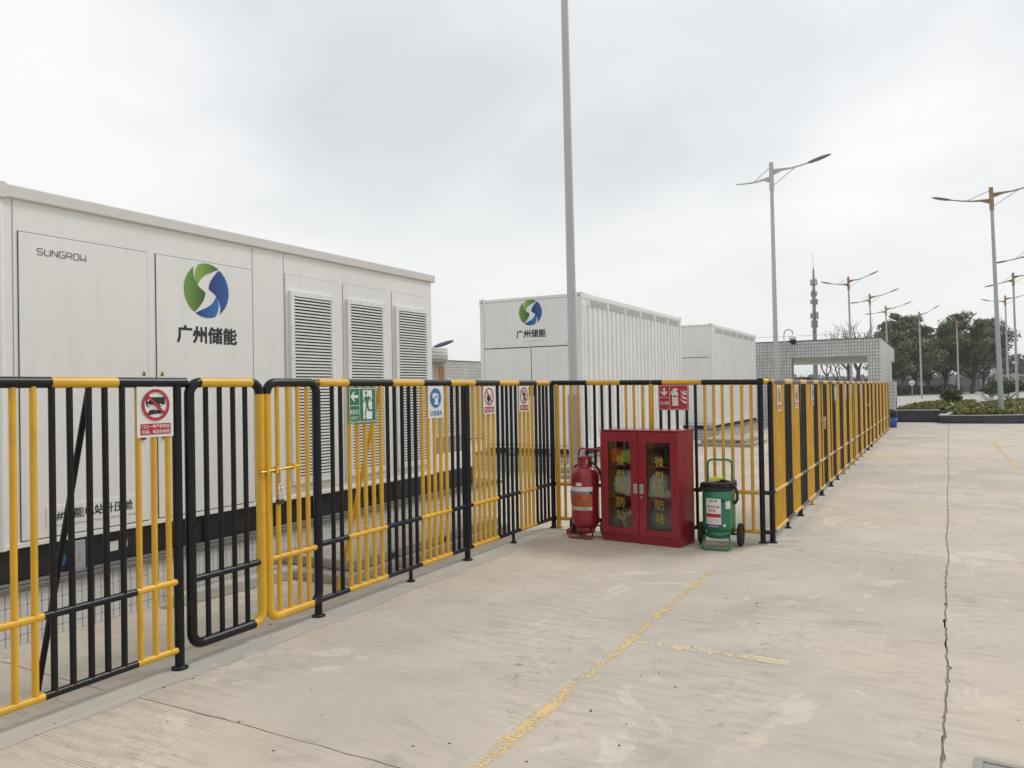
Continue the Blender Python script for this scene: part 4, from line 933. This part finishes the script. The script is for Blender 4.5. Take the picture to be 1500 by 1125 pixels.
eg = thing('wheeled_extinguisher', 'green wheeled foam extinguisher with black hose coiled on top', 'extinguisher', (-1.955, 7.94, 0), R(4))
r = .158
bm = B(); lathe(bm, [(.09, .155), (r*.55, .16), (r*.80, .172), (r*.95, .20), (r, .235), (r, .50), (r*.985, .535), (r*.92, .575), (r*.78, .605), (r*.5, .625), (.05, .632)], n=36); mk('cylinder', bm, EXTG, eg)
bm = B(); lathe(bm, [(.118, .10), (.118, .175)], n=30); mk('foot_ring', bm, EXTG, eg)
bm = B(); yb_ = .12; hx = .122
tube(bm, [(-hx, yb_, .12), (-hx, yb_, .81)] + arc((-hx+.05, yb_, .815), .05, 180, 90, 6) + arc((hx-.05, yb_, .815), .05, 90, 0, 6) + [(hx, yb_, .12)], .0115, 10); mk('handle_frame', bm, EXTG, eg)
bm = B(); tube(bm, [(-.112, .05, .14), (-.115, -.07, .13), (-.135, -.14, .05), (-.14, -.18, .018), (-.10, -.215, .014), (.10, -.215, .014), (.14, -.18, .018), (.135, -.14, .05), (.115, -.07, .13), (.112, .05, .14)], .0125, 10); mk('front_stand', bm, EXTG, eg)
bm = B(); cyl(bm, (-.21, yb_, .112), (.21, yb_, .112), .010, n=10); mk('axle', bm, BLK, eg)
for sx_ in (-.195, .195): wheel(eg, sx_, yb_, .112, .05)
bm = B(); pts = []
for i in range(76):
    t_ = i/75; a = t_*2.9*2*math.pi + 1.0
    rr = .162 - .012*math.sin(a*1.3); pts.append((rr*math.cos(a), rr*.95*math.sin(a)+.0, .585 + .062*t_ + .008*math.sin(a*.7+1)))
tube(bm, pts, .0165, 10); mk('hose_coil', bm, HOSE, eg)
bm = B(); tube(bm, [(.02, -.03, .665), (.07, -.07, .672), (.13, -.08, .66), (.175, -.07, .615), (.195, -.05, .55), (.192, -.04, .49), (.175, -.03, .455), (.158, -.02, .445)], .0145, 10); mk('hose', bm, HOSE, eg)
bm = B(); cyl(bm, (0, 0, .625), (0, 0, .70), .024, n=12); cyl(bm, (-.06, -.02, .67), (.07, -.02, .67), .013, n=10); mk('valve', bm, BRASS, eg)
bm = B(); box(bm, -.075, .055, -.05, .0, .66, .70); mk('tag', bm, TAGY, eg, bevel=.006)
bm = B(); cyl(bm, (-.03, -.07, .655), (-.03, -.085, .655), .022, n=14); mk('gauge', bm, STEEL, eg)
curved_label(eg, 'label_panel', PLATE, r+.0012, 232, 288, .245, .50)
NAVY = mat('label navy', (.02, .03, .10), .5)
curved_label(eg, 'label_band', SRED, r+.002, 233, 287, .315, .352); curved_label(eg, 'label_band', NAVY, r+.002, 233, 287, .208, .246)
curved_text(eg, 'lettering', INK, r+.0022, '泡沫灭火器', 260, .478, .09, .02); curved_text(eg, 'lettering', SRED, r+.0022, '推车式灭火器', 260, .42, .125, .026, .02); curved_text(eg, 'lettering', SRED, r+.0022, '1301B', 254, .382, .08, .024, .02)
curved_text(eg, 'lettering', PLATE, r+.003, '请定期检查', 260, .227, .11, .018)
for i in range(4): curved_label(eg, 'print_line', INKG, r+.002, 237, 283, .258+i*.013, .262+i*.013)
curved_label(eg, 'inspection_card', PLATE, r+.003, 305, 325, .40, .475); curved_label(eg, 'white_sticker', PLATE, r+.0014, 296, 304, .225, .25); curved_label(eg, 'black_sticker', INK, r+.0014, 292, 301, .468, .495)
tag(mbox('red_brick', (-.11, .11, -.05, .05, 0, .05), mat('brick red', (.20, .075, .05), .9, bump=.3), bevel=.004, loc=(-3.56, 8.05, 0), rot=(0, 0, R(12))), 'dull red brick lying beside the red extinguisher wheel', 'brick')

# ------------------------------------------------------------------ street lamps
def lamp(label, base, H_, yaw, hub, rise=(.30, -.06), arms=(2.05, 1.5), heads=(True, False), rb=.095, rt=.05, sleeve=False, lean=(0, 0), mpole=POLEB, arm_on=(True, True)):
    root = thing('street_lamp', label, 'street lamp', base, yaw, 'street lamps'); root.rotation_euler = (lean[0], lean[1], yaw)
    bm = B(); cyl(bm, (0, 0, 0), (0, 0, H_), rb, rt, n=16); mk('pole', bm, mpole, root)
    if sleeve:
        bm = B(); cyl(bm, (0, 0, 0), (0, 0, 1.52), rb*1.22, n=16); box(bm, -.17, .17, -.17, .17, 0, .02); sl = mk('sleeve', bm, mat('sleeve grey', (.29, .29, .285), .5, var=.1), root)
        bm = B(); text(bm, '6', .0, 1.37, .055, .09, -rb*1.22-.004, .02); mk('number', bm, INK, sl)
    bm = B(); cyl(bm, (0, 0, H_-.85), (0, 0, H_+.12), rt*1.5, rt*1.35, n=14); mk('hub', bm, hub, root)
    for sg, rs, ln, hd, zz, on in ((1, rise[0], arms[0], heads[0], H_-.18, arm_on[0]), (-1, rise[1], arms[1], heads[1], H_-.42, arm_on[1])):
        if not on: continue
        bm = B(); pts = [(sg*ln*t_, 0, zz + rs*(t_**1.4)*1.0 + .05*math.sin(math.pi*t_)*-1) for t_ in [i/8 for i in range(9)]]
        tube(bm, pts, lambda t_: .038-.016*t_, 8); ar = mk('arm', bm, hub if hub is POLE else LAMPH, root)
        bm = B(); vs_ = [(sg*rt, -.012, zz-.16), (sg*rt, -.012, zz+.06), (sg*ln*.34, -.012, zz+rs*.2), (sg*rt, .012, zz-.16), (sg*rt, .012, zz+.06), (sg*ln*.34, .012, zz+rs*.2)]
        v_ = [bm.verts.new(c) for c in vs_]
        for f in ((0,1,2),(5,4,3),(0,2,5,3),(1,4,5,2),(0,3,4,1)): bm.faces.new([v_[i] for i in f])
        mk('gusset', bm, hub, root)
        bm = B(); q = pts[4]
        if sg > 0: cyl(bm, (0, 0, zz-.55), q, .014, n=6)
        else: cyl(bm, (0, 0, zz+.42), q, .014, n=6)
        mk('strut', bm, hub if hub is POLE else LAMPH, root)
        if hd:
            e0, e1 = Vector(pts[6]), Vector(pts[8]); d = (e1-e0).normalized(); bm = B()
            bmesh.ops.create_uvsphere(bm, u_segments=14, v_segments=8, radius=1, matrix=Matrix.Translation(e1 - d*.05) @ d.to_track_quat('X', 'Z').to_matrix().to_4x4() @ Matrix.Diagonal((.42, .13, .055, 1)))
            for f in bm.faces: f.smooth = True
            mk('lamp_head', bm, LAMPH, ar)
    return root
def gd(px, d): p = ondepth(px, 562, d); return (p.x, p.y, 0)
lamp('tall grey lamp post with numbered sleeve in front of the logo container', gd(841, 13.6), 9.9, 0, POLE, rb=.088, rt=.058, sleeve=True, lean=(0, R(-.35)), mpole=POLE)
lamp('pale grey double-arm street lamp between the plain container and the tiled gateway', gd(1138, 27.5), 9.35, 0, POLE, rise=(.20, -.06), arms=(1.62, 1.22), rb=.098, rt=.055, lean=(0, R(-.25)), mpole=POLE)
p = gd(1466, 33.5)
lamp('double-arm street lamp with ochre hub standing in the grass planter', (p[0], p[1], .3), 9.55, R(12), HUBO, rise=(.42, .26), arms=(2.1, 1.95), heads=(True, True), rb=.105, rt=.06, lean=(0, R(-1.2)))
far = [(1248, 58, 9.5, R(20), (.5, .18), (True, True), (1.8, 1.6), 'far street lamp with ochre hub rising behind the tiled gateway, next to the mast', (True, True)),
       (1278.5, 69, 9.5, 0, (.45, -.15), (True, True), (2.0, 1.3), 'far street lamp with ochre hub over the gateway roof corner', (True, True)),
       (1301.5, 79, 9.4, 0, (.45, -.15), (True, True), (2.0, 1.6), 'far street lamp in front of the first leafy tree', (True, True)),
       (1350, 86, 9.4, 0, (.7, -.1), (True, False), (1.7, 1.2), 'far street lamp with single arm above the gap between the trees', (True, False)),
       (1404.5, 97, 9.3, 0, (.9, -.1), (True, False), (2.0, 1.2), 'thin single-arm street lamp before the large round tree', (True, False)),
       (1490, 58, 9.6, 0, (.35, -.3), (True, True), (1.8, 1.5), 'far street lamp with double arm beyond the grass planter, thicker post', (True, True)),
       (1477, 74, 9.7, R(15), (.5, .2), (True, True), (2.4, 1.7), 'far street lamp with ochre hub behind the planter lamp', (True, True)),
       (1459, 130, 8.7, 0, (.5, 0), (True, False), (3.5, 1.2), 'small distant lamp beside the large round tree', (True, False))]
for px, d, H_, yaw, rise, heads, arms, lab, on in far:
    lamp(lab, gd(px, d), H_, yaw, HUBO, rise=rise, arms=arms, heads=heads, rb=.10, rt=.06, lean=(0, R(-.6)), arm_on=on)
lamp('double-arm street lamp at the right edge beyond the planter', gd(1512, 47), 9.6, 0, POLEB, rise=(.4, -.25), arms=(1.8, 1.5), heads=(True, True), rb=.1, rt=.06)

# ------------------------------------------------------------------ tiled gateway, boundary walls behind
gw = thing('tiled_gateway', 'white tiled gateway canopy with wide opening beyond the containers', 'gateway', (-1.85, 33.0, 0), 0)
mbox('roof_beam', (-7.0, 0, 0, 11.0, 2.72, 3.385), TILEX, gw)
mbox('parapet_cap', (-7.0, .02, -.02, 11.02, 3.386, 3.42), CAPST, gw)
mbox('right_wall', (-.46, -.01, .01, 8.5, 0, 2.718), TILEX, gw); mbox('left_wall', (-6.9, -3.25, .01, .6, 0, 2.718), TILEX, gw)
bm = B(); 
for i in range(5): cyl(bm, (-6.6+i*1.62, .12, 3.42), (-6.6+i*1.62, .12, 3.62), .008, n=6)
cyl(bm, (-6.8, .12, 3.61), (-.05, .12, 3.61), .008, n=6); cyl(bm, (-.05, .12, 3.61), (-.05, 10.8, 3.61), .008, n=6)
mk('roof_wire', bm, ALU, gw)
pi = thing('tiled_pier', 'low white tiled pier with brown panel beside the blue bin', 'pier', (-1.84, 33.4, 0), 0)
mbox('shaft', (0, .46, 0, .9, .35, 1.72), TILEX, pi); mbox('base', (0, .44, .02, .88, 0, .349), KERBG, pi); mbox('brown_panel', (.461, .47, .15, .7, .55, 1.1), mat('brown panel', (.16, .08, .06), .6), pi)
cv = thing('dome_camera', 'white dome surveillance camera on a curved bracket above the gateway', 'camera', (-5.35, 32.93, 0), 0)
bm = B(); tube(bm, [(0, 0, 2.5), (0, 0, 3.70)] + arc((.17, 0, 3.70), .17, 180, 20, 8) + [(.335, 0, 3.66)], .025, 8); mk('bracket', bm, POLE, cv)
bm = B(); lathe(bm, [(.06, 3.62), (.12, 3.60), (.13, 3.46)], (.335, 0), 18); mk('housing', bm, WHT, cv)
bm = B(); lathe(bm, [(.02, 3.27), (.08, 3.29), (.12, 3.36), (.125, 3.46)], (.335, 0), 18); mk('dome', bm, INK, cv)
bn = thing('waste_bin', 'small blue bin with black lid at the far end of the lane railing', 'bin', (-1.47, 32.4, 0), 0)
bm = B(); lathe(bm, [(.14, 0.001), (.17, .40)], n=20); mk('body', bm, BINB, bn); bm = B(); lathe(bm, [(.178, .40), (.178, .62), (.10, .68)], n=20); mk('lid', bm, INK, bn)
wl = thing('boundary_wall', 'white tiled boundary wall behind the housings with rounded pier and brown panel', 'wall', (-14.0, 19.0, 0), 0)
mbox('wall_face', (-.3, 0, 1.7, 9, 0, 2.62), TILEW, wl); mbox('wall_coping', (-.32, .02, 1.7, 9.0, 2.621, 2.65), CAPST, wl)
mbox('pier', (-.75, .12, .7, 2.25, 0, 2.60), TILEW, wl)
bm = B(); lathe(bm, [(.98, 2.60), (1.0, 2.64), (1.0, 2.96), (.97, 2.98)], (-.45, 1.4), 28); mk('round_cap', bm, TILEW, wl)
bm = B(); lathe(bm, [(.95, 2.55), (1.03, 2.60)], (-.45, 1.4), 28); mk('cap_moulding', bm, KERBL, wl)
mbox('brown_panel', (.121, .135, 1.75, 2.1, 1.9, 2.42), mat('door ochre', (.33, .16, .06), .6), wl); mbox('panel_surround', (.1205, .128, 1.6, 2.25, 1.7, 2.55), KERBL, wl)
fl = thing('flood_light', 'grey street-light head showing over the tiled boundary pier', 'light', (-14.6, 21.6, 0), R(40))
bm = B(); cyl(bm, (0, 0, 0), (0, 0, 3.1), .05, n=10); mk('pole', bm, POLEB, fl)
bm = B(); bmesh.ops.create_uvsphere(bm, u_segments=16, v_segments=8, radius=1, matrix=Matrix.Translation((.32, 0, 3.2)) @ Matrix.Rotation(R(-18), 4, 'Y') @ Matrix.Diagonal((.38, .13, .07, 1)))
for f in bm.faces: f.smooth = True
mk('lamp_head', bm, mat('lamp slate', (.10, .115, .15), .4), fl)

# ------------------------------------------------------------------ planters, grass, bushes
def prism(name, pts, z0, z1, m, parent=None, bevel=0.):
    bm = B(); a = [bm.verts.new((x, y, z0)) for x, y in pts]; b = [bm.verts.new((x, y, z1)) for x, y in pts]
    bm.faces.new(b); bm.faces.new(a[::-1])
    for i in range(len(pts)): bm.faces.new((a[i], a[(i+1)%len(pts)], b[(i+1)%len(pts)], b[i]))
    bmesh.ops.recalc_face_normals(bm, faces=bm.faces[:]); return mk(name, bm, m, parent, bevel=bevel)
pa = thing('grass_planter', 'dark walled planter bed with grass, the taller left one at the lane end', 'planter', (0, 0, 0))
prism('wall', [(-1.6, 37.9), (.35, 37.9), (.35, 38.2), (-1.6, 38.2)], 0, .46, KERBG, pa, .01); prism('coping', [(-1.62, 37.87), (.1, 37.87), (.1, 38.25), (-1.62, 38.25)], .461, .50, KERBL, pa)
prism('soil_bed', [(-1.6, 38.2), (.35, 38.2), (2.2, 58), (.4, 60), (-1.3, 48)], 0, .42, SOIL, pa)
pb = thing('grass_planter', 'low dark walled planter with grass and a street lamp at lane end', 'planter', (0, 0, 0))
prism('wall', [(.08, 36.1), (1.6, 36.1), (3.1, 36.9), (3.6, 37.6), (3.6, 37.9), (3.0, 37.2), (1.55, 36.4), (.38, 36.4), (.38, 37.88), (.08, 37.88)], 0, .30, KERBG, pb, .01)
prism('coping', [(.05, 36.06), (1.62, 36.06), (3.14, 36.86), (3.10, 36.98), (1.58, 36.2), (.42, 36.2), (.62, 40.5), (.24, 40.5)], .301, .335, KERBL, pb)
prism('soil_bed', [(.4, 36.4), (1.5, 36.4), (3.0, 37.2), (3.6, 37.9), (9, 40), (14, 62), (6.4, 74), (2.6, 60), (.9, 44)], 0, .28, SOIL, pb)
pc_ = thing('grass_planter', 'dark planter corner at the right edge behind the lamp planter', 'planter', (0, 0, 0))
prism('wall', [(3.75, 41.2), (5.6, 40.2), (9, 40.3), (9, 40.8), (5.8, 40.8), (4.0, 41.7)], 0, .58, KERBG, pc_, .01); prism('coping', [(3.6, 41.3), (5.5, 40.0), (9, 40.1), (9, 40.35), (5.65, 40.3), (3.85, 41.6)], .581, .62, KERBL, pc_)
def inside(x, y, P):
    c = False
    for i in range(len(P)):
        (a, b), (d, e_) = P[i], P[(i+1) % len(P)]
        if (b > y) != (e_ > y) and x < (d-a)*(y-b)/(e_-b)+a: c = not c
    return c
def cover(name, label, cat, P, z, n, h, m, size=(.05, .16), far_bias=1.):
    bm = B(); xs = [p[0] for p in P]; ys = [p[1] for p in P]; c = 0; k = 0
    while c < n and k < n*20:
        k += 1; y = min(ys) + (max(ys)-min(ys))*random.random()**far_bias; x = random.uniform(min(xs), max(xs))
        if not inside(x, y, P): continue
        c += 1; hh = h*random.uniform(.35, 1.1)*(.7+.5*mn.noise(Vector((x*.9, y*.9, 0)))); a = random.random()*6.28; wd = random.uniform(*size)
        dx, dy = math.cos(a)*wd, math.sin(a)*wd; tx, ty = random.gauss(0, .08), random.gauss(0, .08)
        zz = z + hh*random.random()
        v = [bm.verts.new(q) for q in ((x-dx, y-dy, zz-hh*.4), (x+dx, y+dy, zz-hh*.4), (x+tx+dx*.4, y+ty+dy*.4, zz+hh*.5), (x+tx-dx*.4, y+ty-dy*.4, zz+hh*.5))]; bm.faces.new(v)
    o = kind(mk(name, bm, m), 'stuff'); o['label'] = label; o['category'] = cat; return o
cover('ground_cover', 'yellow green ground cover in the taller left planter', 'grass', [(-1.5, 38.25), (.3, 38.25), (2.1, 57.5), (.4, 59), (-1.2, 48)], .44, 16000, .16, GRASS, (.03, .10), far_bias=1.3)
cover('ground_cover', 'yellow green ground cover in the low planter round the lamp', 'grass', [(.65, 36.5), (1.5, 36.5), (3.0, 37.3), (3.6, 38), (9, 40.9), (14, 62), (6.4, 73), (2.6, 59), (.9, 43)], .30, 42000, .17, GRASS, (.03, .11), far_bias=1.5)
def leafball(bm, c, rx, rz, n, size, hollow=.35):
    c = Vector(c)
    for _ in range(n):
        d = Vector((random.gauss(0, 1), random.gauss(0, 1), random.gauss(0, 1))).normalized(); rr = hollow + (1-hollow)*random.random()**.6
        p = c + Vector((d.x*rx, d.y*rx, d.z*rz))*rr
        u = Vector((random.gauss(0, 1), random.gauss(0, 1), random.gauss(0, .7))).normalized(); w_ = u.cross(d)
        if w_.length < .1: continue
        w_.normalize(); s_ = size*random.uniform(.6, 1.35); u = u*s_; w_ = w_*s_*.55
        bm.faces.new([bm.verts.new(p+q) for q in (-u, -w_*.9+u*.1, u, w_*.9+u*.1)])
def bush(label, base, rx, h, n, size, m=LEAFB, group=None):
    root = thing('shrub', label, 'shrub', base, 0, group)
    bm = B()
    for i in range(9):
        a = i*2.4; tube(bm, [(0.04*math.cos(a), .04*math.sin(a), -.02), (rx*.35*math.cos(a), rx*.35*math.sin(a), h*.4), (rx*.75*math.cos(a), rx*.75*math.sin(a), h*.85)], lambda t_: .03-.02*t_, 6)
    mk('stems', bm, BARK, root)
    bm = B()
    for i in range(26):
        a = random.random()*6.28; q = random.random()**.5
        leafball(bm, (rx*.75*q*math.cos(a), rx*.75*q*math.sin(a), h*random.uniform(.42, .85)), rx*.38, h*.2, n//26, size, .1)
    mk('foliage', bm, m, root); return root
p = onz(1391, 593, .44); bush('round dark green shrub standing in the taller left planter', (p.x, p.y, .42), .68, .95, 2600, .055)
p = ondepth(1477, 562, 62); bush('wide low green shrub at the back of the low planter', (p.x, p.y, .2), 1.8, 1.7, 2400, .13)
p = ondepth(1452, 562, 70); bush('smaller low green shrub beside the wide one at the back of the planter', (p.x, p.y, .2), 1.0, 1.4, 1200, .12)

# ------------------------------------------------------------------ trees
def limb(bm, p0, p1, r0, r1, wob, n=5, seg_=6):
    p0, p1 = Vector(p0), Vector(p1); L_ = (p1-p0).length
    pts = [p0.lerp(p1, i/n) + Vector((random.gauss(0, wob*L_), random.gauss(0, wob*L_), 0))*(1 if 0 < i < n else 0) for i in range(n+1)]
    tube(bm, pts, lambda t_: r0+(r1-r0)*t_, seg_); return pts
def tree(label, base, H_, trunk_h, rx, nclump, nleaf, leafsize, m, seed, r0=.22, squash=.8, group='leafy trees beyond the road'):
    random.seed(seed); root = thing('leafy_tree', label, 'tree', base, random.random()*6, group)
    tb = B(); top = Vector((random.gauss(0, .3), random.gauss(0, .3), trunk_h)); limb(tb, (0, 0, -.1), top, r0, r0*.7, .02, 6, 8)
    lb = B(); cz = trunk_h + (H_-trunk_h)*.5; rz = (H_-trunk_h)*.5
    for i in range(nclump):
        while True:
            d = Vector((random.uniform(-1, 1), random.uniform(-1, 1), random.uniform(-1, 1)))
            if d.length <= 1: break
        d = d*(.55+.45*random.random())/max(.35, d.length)**.5
        w_ = 1.0 if d.z < .2 else 1-.55*(d.z-.2)
        c = Vector((d.x*rx*w_, d.y*rx*w_, cz + d.z*rz)); s_ = random.uniform(.13, .27)*rx*(1.15 if d.z < 0 else .9)
        if i % 3 == 0: limb(tb, top*random.uniform(.75, 1.0), c, r0*.35, .03, .06, 4, 5)
        leafball(lb, c, s_*1.35, s_*squash*1.1, nleaf//nclump, leafsize, .15)
    mk('trunk', tb, BARK, root); mk('crown', lb, m, root); return root
TR = [(1316, 112, 13.2, 3.0, 3.0, LEAF2, 'slender leafy tree with loose crown just right of the gateway', 11, .20, 5200),
      (1338, 116, 11.8, 3.2, 3.3, LEAF2, 'leafy tree with open crown, second from the gateway', 12, .22, 5200),
      (1357, 124, 10.4, 2.6, 3.2, LEAF, 'darker leafy tree filling the gap between open and round crowns', 13, .24, 5000),
      (1384, 128, 11.6, 3.0, 3.8, LEAF, 'broad dark leafy tree on the left half of the round clump', 14, .27, 6500),
      (1423, 122, 13.3, 3.2, 5.0, LEAF, 'largest broad dark leafy tree with round crown and thick trunk', 15, .38, 9500),
      (1440, 132, 11.5, 2.8, 3.4, LEAF, 'dark leafy tree at the right flank of the large round crown', 16, .25, 5000),
      (1300, 135, 9.5, 2.6, 2.8, LEAF2, 'small leafy tree partly hidden behind the gateway roof', 17, .2, 3200),
      (1484, 190, 9.0, 2.4, 4.0, FARL, 'pale hazy tree far away beyond the lamps at the right', 18, .25, 3000)]
for px, d, H_, th, rx, m, lab, sd_, r0, nl in TR:
    tree(lab, gd(px, d), H_, th*.8, rx*1.22, 60, int(nl*1.9), .23, m, sd_, r0)
random.seed(99)
def bare(label, base, H_, seed, spread=.5, r0=.13):
    random.seed(seed); root = thing('bare_tree', label, 'tree', base, 0, 'bare trees behind the gateway'); bm = B(); bb = B()
    limb(bm, (0, 0, -.1), (0, 0, H_*.42), r0, r0*.75, .02, 4, 7); mk('trunk', bm, BARKL, root)
    def grow(p, d, L_, r, lev):
        e_ = p + d*L_; limb(bb, p, e_, r, r*.55, .05, 3, 5)
        if lev == 0: return
        for _ in range(3 if lev > 1 else 2):
            nd = (d + Vector((random.gauss(0, spread), random.gauss(0, spread), random.gauss(.12, .25)))).normalized()
            grow(p.lerp(e_, random.uniform(.55, 1)), nd, L_*random.uniform(.5, .8), r*.55, lev-1)
    for i in range(4):
        a = i*1.6+random.random(); grow(Vector((0, 0, H_*(.34+.08*random.random()))), Vector((.45*math.cos(a), .45*math.sin(a), .9)).normalized(), H_*.26, r0*.55, 3)
    mk('branches', bb, BARKL, root)
bare('bare pruned tree with forked limbs behind the gateway lamp', gd(1243, 62), 7.6, 21, .35, .16)
bare('bare tree with stubby dark limbs right of the gateway lamp', gd(1258, 66), 7.0, 22, .45, .2)
bare('thin bare sapling rising behind the gateway beside the mast', gd(1212, 60), 6.0, 23, .4, .08)
bare('spreading bare sapling seen through the gateway opening', gd(1226, 56), 4.9, 24, .6, .08)
random.seed(5)

# ------------------------------------------------------------------ mast, far wall, hedge, hills
p = gd(1195, 150); mt = thing('telecom_mast', 'tall grey telecom mast with antenna clusters behind the gateway', 'mast', p, 0)
bm = B(); cyl(bm, (0, 0, 0), (0, 0, 20), .46, .30, n=14); cyl(bm, (0, 0, 20), (0, 0, 24.0), .28, .16, n=12); cyl(bm, (0, 0, 24), (-.12, 0, 27.2), .05, .03, n=6); mk('pole', bm, MAST, mt)
for zz, rr in ((13.4, .50), (15.0, .62), (17.7, .58), (19.2, .46), (21.4, .55)):
    bm = B(); lathe(bm, [(rr, zz-.4), (rr, zz-.34)], n=18); lathe(bm, [(rr*.8, zz+.4), (rr*.8, zz+.45)], n=18); pf = mk('platform', bm, MAST, mt)
    for a in range(6):
        an = a*1.047+zz; bm = B(); cx, cy = math.cos(an)*rr, math.sin(an)*rr; hh_ = random.uniform(.35, .75); box(bm, cx-.12, cx+.12, cy-.08, cy+.08, zz-hh_, zz+hh_); mk('antenna', bm, ANT if a % 2 else MAST, pf)
bm = B()
for zz in (8.2, 12.0): lathe(bm, [(.8 if zz < 10 else .55, zz), (.8 if zz < 10 else .55, zz+.06)], n=14)
mk('climbing_ring', bm, MAST, mt)
A = onz(1190, 574); Bq = onz(1520, 571)
far_w = thing('far_wall', 'long grey boundary wall with pale pillars behind the trees', 'wall', (0, 0, 0))
a0, a1 = Vector((-60, 150, 0)), Vector((60, 185, 0)); dv = (a1-a0).normalized(); nv = Vector((-dv.y, dv.x, 0)); Lw = (a1-a0).length
WALLG = mat('far wall grey', (.17, .17, .17), .9, var=.12, vscale=.4); WALLP = mat('far wall pale', (.36, .36, .34), .9, var=.1, vscale=.4)
def strip(name, u0, u1, t0, t1, z0, z1, m, parent):
    pts = [a0+dv*u0+nv*t0, a0+dv*u1+nv*t0, a0+dv*u1+nv*t1, a0+dv*u0+nv*t1]; prism(name, [(q.x, q.y) for q in pts], z0, z1, m, parent)
strip('wall_panel', 0, Lw, 0, .3, 0, 2.7, WALLG, far_w); strip('wall_coping', 0, Lw, -.15, .45, 2.7, 3.1, WALLP, far_w)
u = 1
while u < Lw: strip('pillar', u, u+1.1, -.2, -.001, 0, 3.35, WALLP, far_w); u += 5.3
def hedge(label, p0, p1, wd, h, n, m=HEDGE, z=0, size=(.2, .4)):
    p0, p1 = Vector(p0), Vector(p1); d = (p1-p0).normalized(); q = Vector((-d.y, d.x)); P = [tuple(p0), tuple(p1), tuple(p1+q*wd), tuple(p0+q*wd)]
    bm = B()
    for _ in range(n):
        x = p0 + d*random.random()*(p1-p0).length + q*random.random()*wd; hh = h*(.8+.35*mn.noise(Vector((x.x*.3, x.y*.3, 0)))); zz = z + hh*random.random()**.7; a = random.random()*6.28; s_ = random.uniform(*size)
        u_ = Vector((math.cos(a), math.sin(a), random.uniform(-.5, .5)))*s_; w_ = Vector((-math.sin(a)*.3, math.cos(a)*.3, .9))*s_*.7; c = Vector((x.x, x.y, zz))
        bm.faces.new([bm.verts.new(c+k) for k in (-u_, -w_, u_, w_)])
    o = kind(mk('hedge', bm, m), 'stuff'); o['label'] = label; o['category'] = 'hedge'; return o
p0, p1 = onz(1292, 580.5), onz(1385, 575.5)
hedge('clipped dark hedge strip along the road below the leafy trees', (p0.x, p0.y), (p1.x, p1.y), 6, 1.3, 9000)
p0 = p1; p1 = onz(1452, 571.5); hedge('clipped hedge strip going on below the large round tree', (p0.x, p0.y), (p1.x, p1.y), 6, 1.3, 9000)
hedge('dark shrubbery in front of the far wall seen through the gateway', (-75, 128), (-18, 142), 6, 3.4, 9000, size=(.3, .6))
gr_ = prism('verge', [(onz(1290, 581).x, onz(1290, 581).y), (onz(1386, 577).x, onz(1386, 577).y), (onz(1455, 572).x, onz(1455, 572).y), (30, 200), (-70, 160)], -.029, .08, SOIL); kind(gr_, 'structure')
# hazy tree line at the horizon
hb = B()
for i in range(150):
    t_ = i/149; x = -260+640*t_; y = 520+90*t_; h = 9+4*mn.noise(Vector((t_*14, 0, 0)))
    leafball(hb, (x, y, h*.5), 7, h*.55, 60, 1.5, .2)
o = kind(mk('far_wood', hb, FARL), 'stuff'); o['label'] = 'hazy line of far trees on the horizon'; o['category'] = 'wood'
# small things by the road
sg_ = thing('road_sign', 'small white round sign on a thin post beside the hedge', 'sign', gd(1336, 88), 0)
bm = B(); cyl(bm, (0, 0, 0), (0, 0, 2.0), .035, n=8); mk('post', bm, ALU, sg_)
bm = B(); cyl(bm, (0, -.02, 1.75), (0, -.05, 1.75), .30, n=20); mk('disc', bm, PLATE, sg_); bm = B(); box(bm, -.16, .16, -.06, -.051, 1.6, 1.68); mk('bar', bm, SRED, sg_)
kb2 = prism('paved_corner', [(-1.55, 40.5), (-.9, 42), (-.9, 50), (-1.9, 50)], -.028, .12, mat('red paving', (.30, .16, .14), .85, var=.2, vscale=3)); kind(kb2, 'structure')
for i, (px, py) in enumerate(((1437, 584), (1446, 577))): pass
p0, p1 = onz(1448, 588), onz(1438, 578); prism('road_kerb', [(p0.x, p0.y), (p0.x+.4, p0.y), (p1.x+.5, p1.y), (p1.x, p1.y)], -.028, .3, KERBL); kind(bpy.data.objects['road_kerb'], 'structure')

# ------------------------------------------------------------------ thin haze
bm = B(); box(bm, -2700, 2700, -2700, 2700, -1.05, 29.5); hzo = mk('haze', bm, None); kind(hzo, 'stuff'); hzo['label'] = 'thin pale haze in the air over the whole site'; hzo['category'] = 'haze'
hm = bpy.data.materials.new('haze'); hm.use_nodes = True; t = hm.node_tree; t.nodes.remove(t.nodes['Principled BSDF'])
pv_ = N(t, 'ShaderNodeVolumePrincipled'); pv_.inputs['Color'].default_value = (.93, .95, .97, 1); pv_.inputs['Density'].default_value = .00045; pv_.inputs['Anisotropy'].default_value = .3
t.links.new(pv_.outputs[0], t.nodes['Material Output'].inputs['Volume']); hzo.data.materials.append(hm)
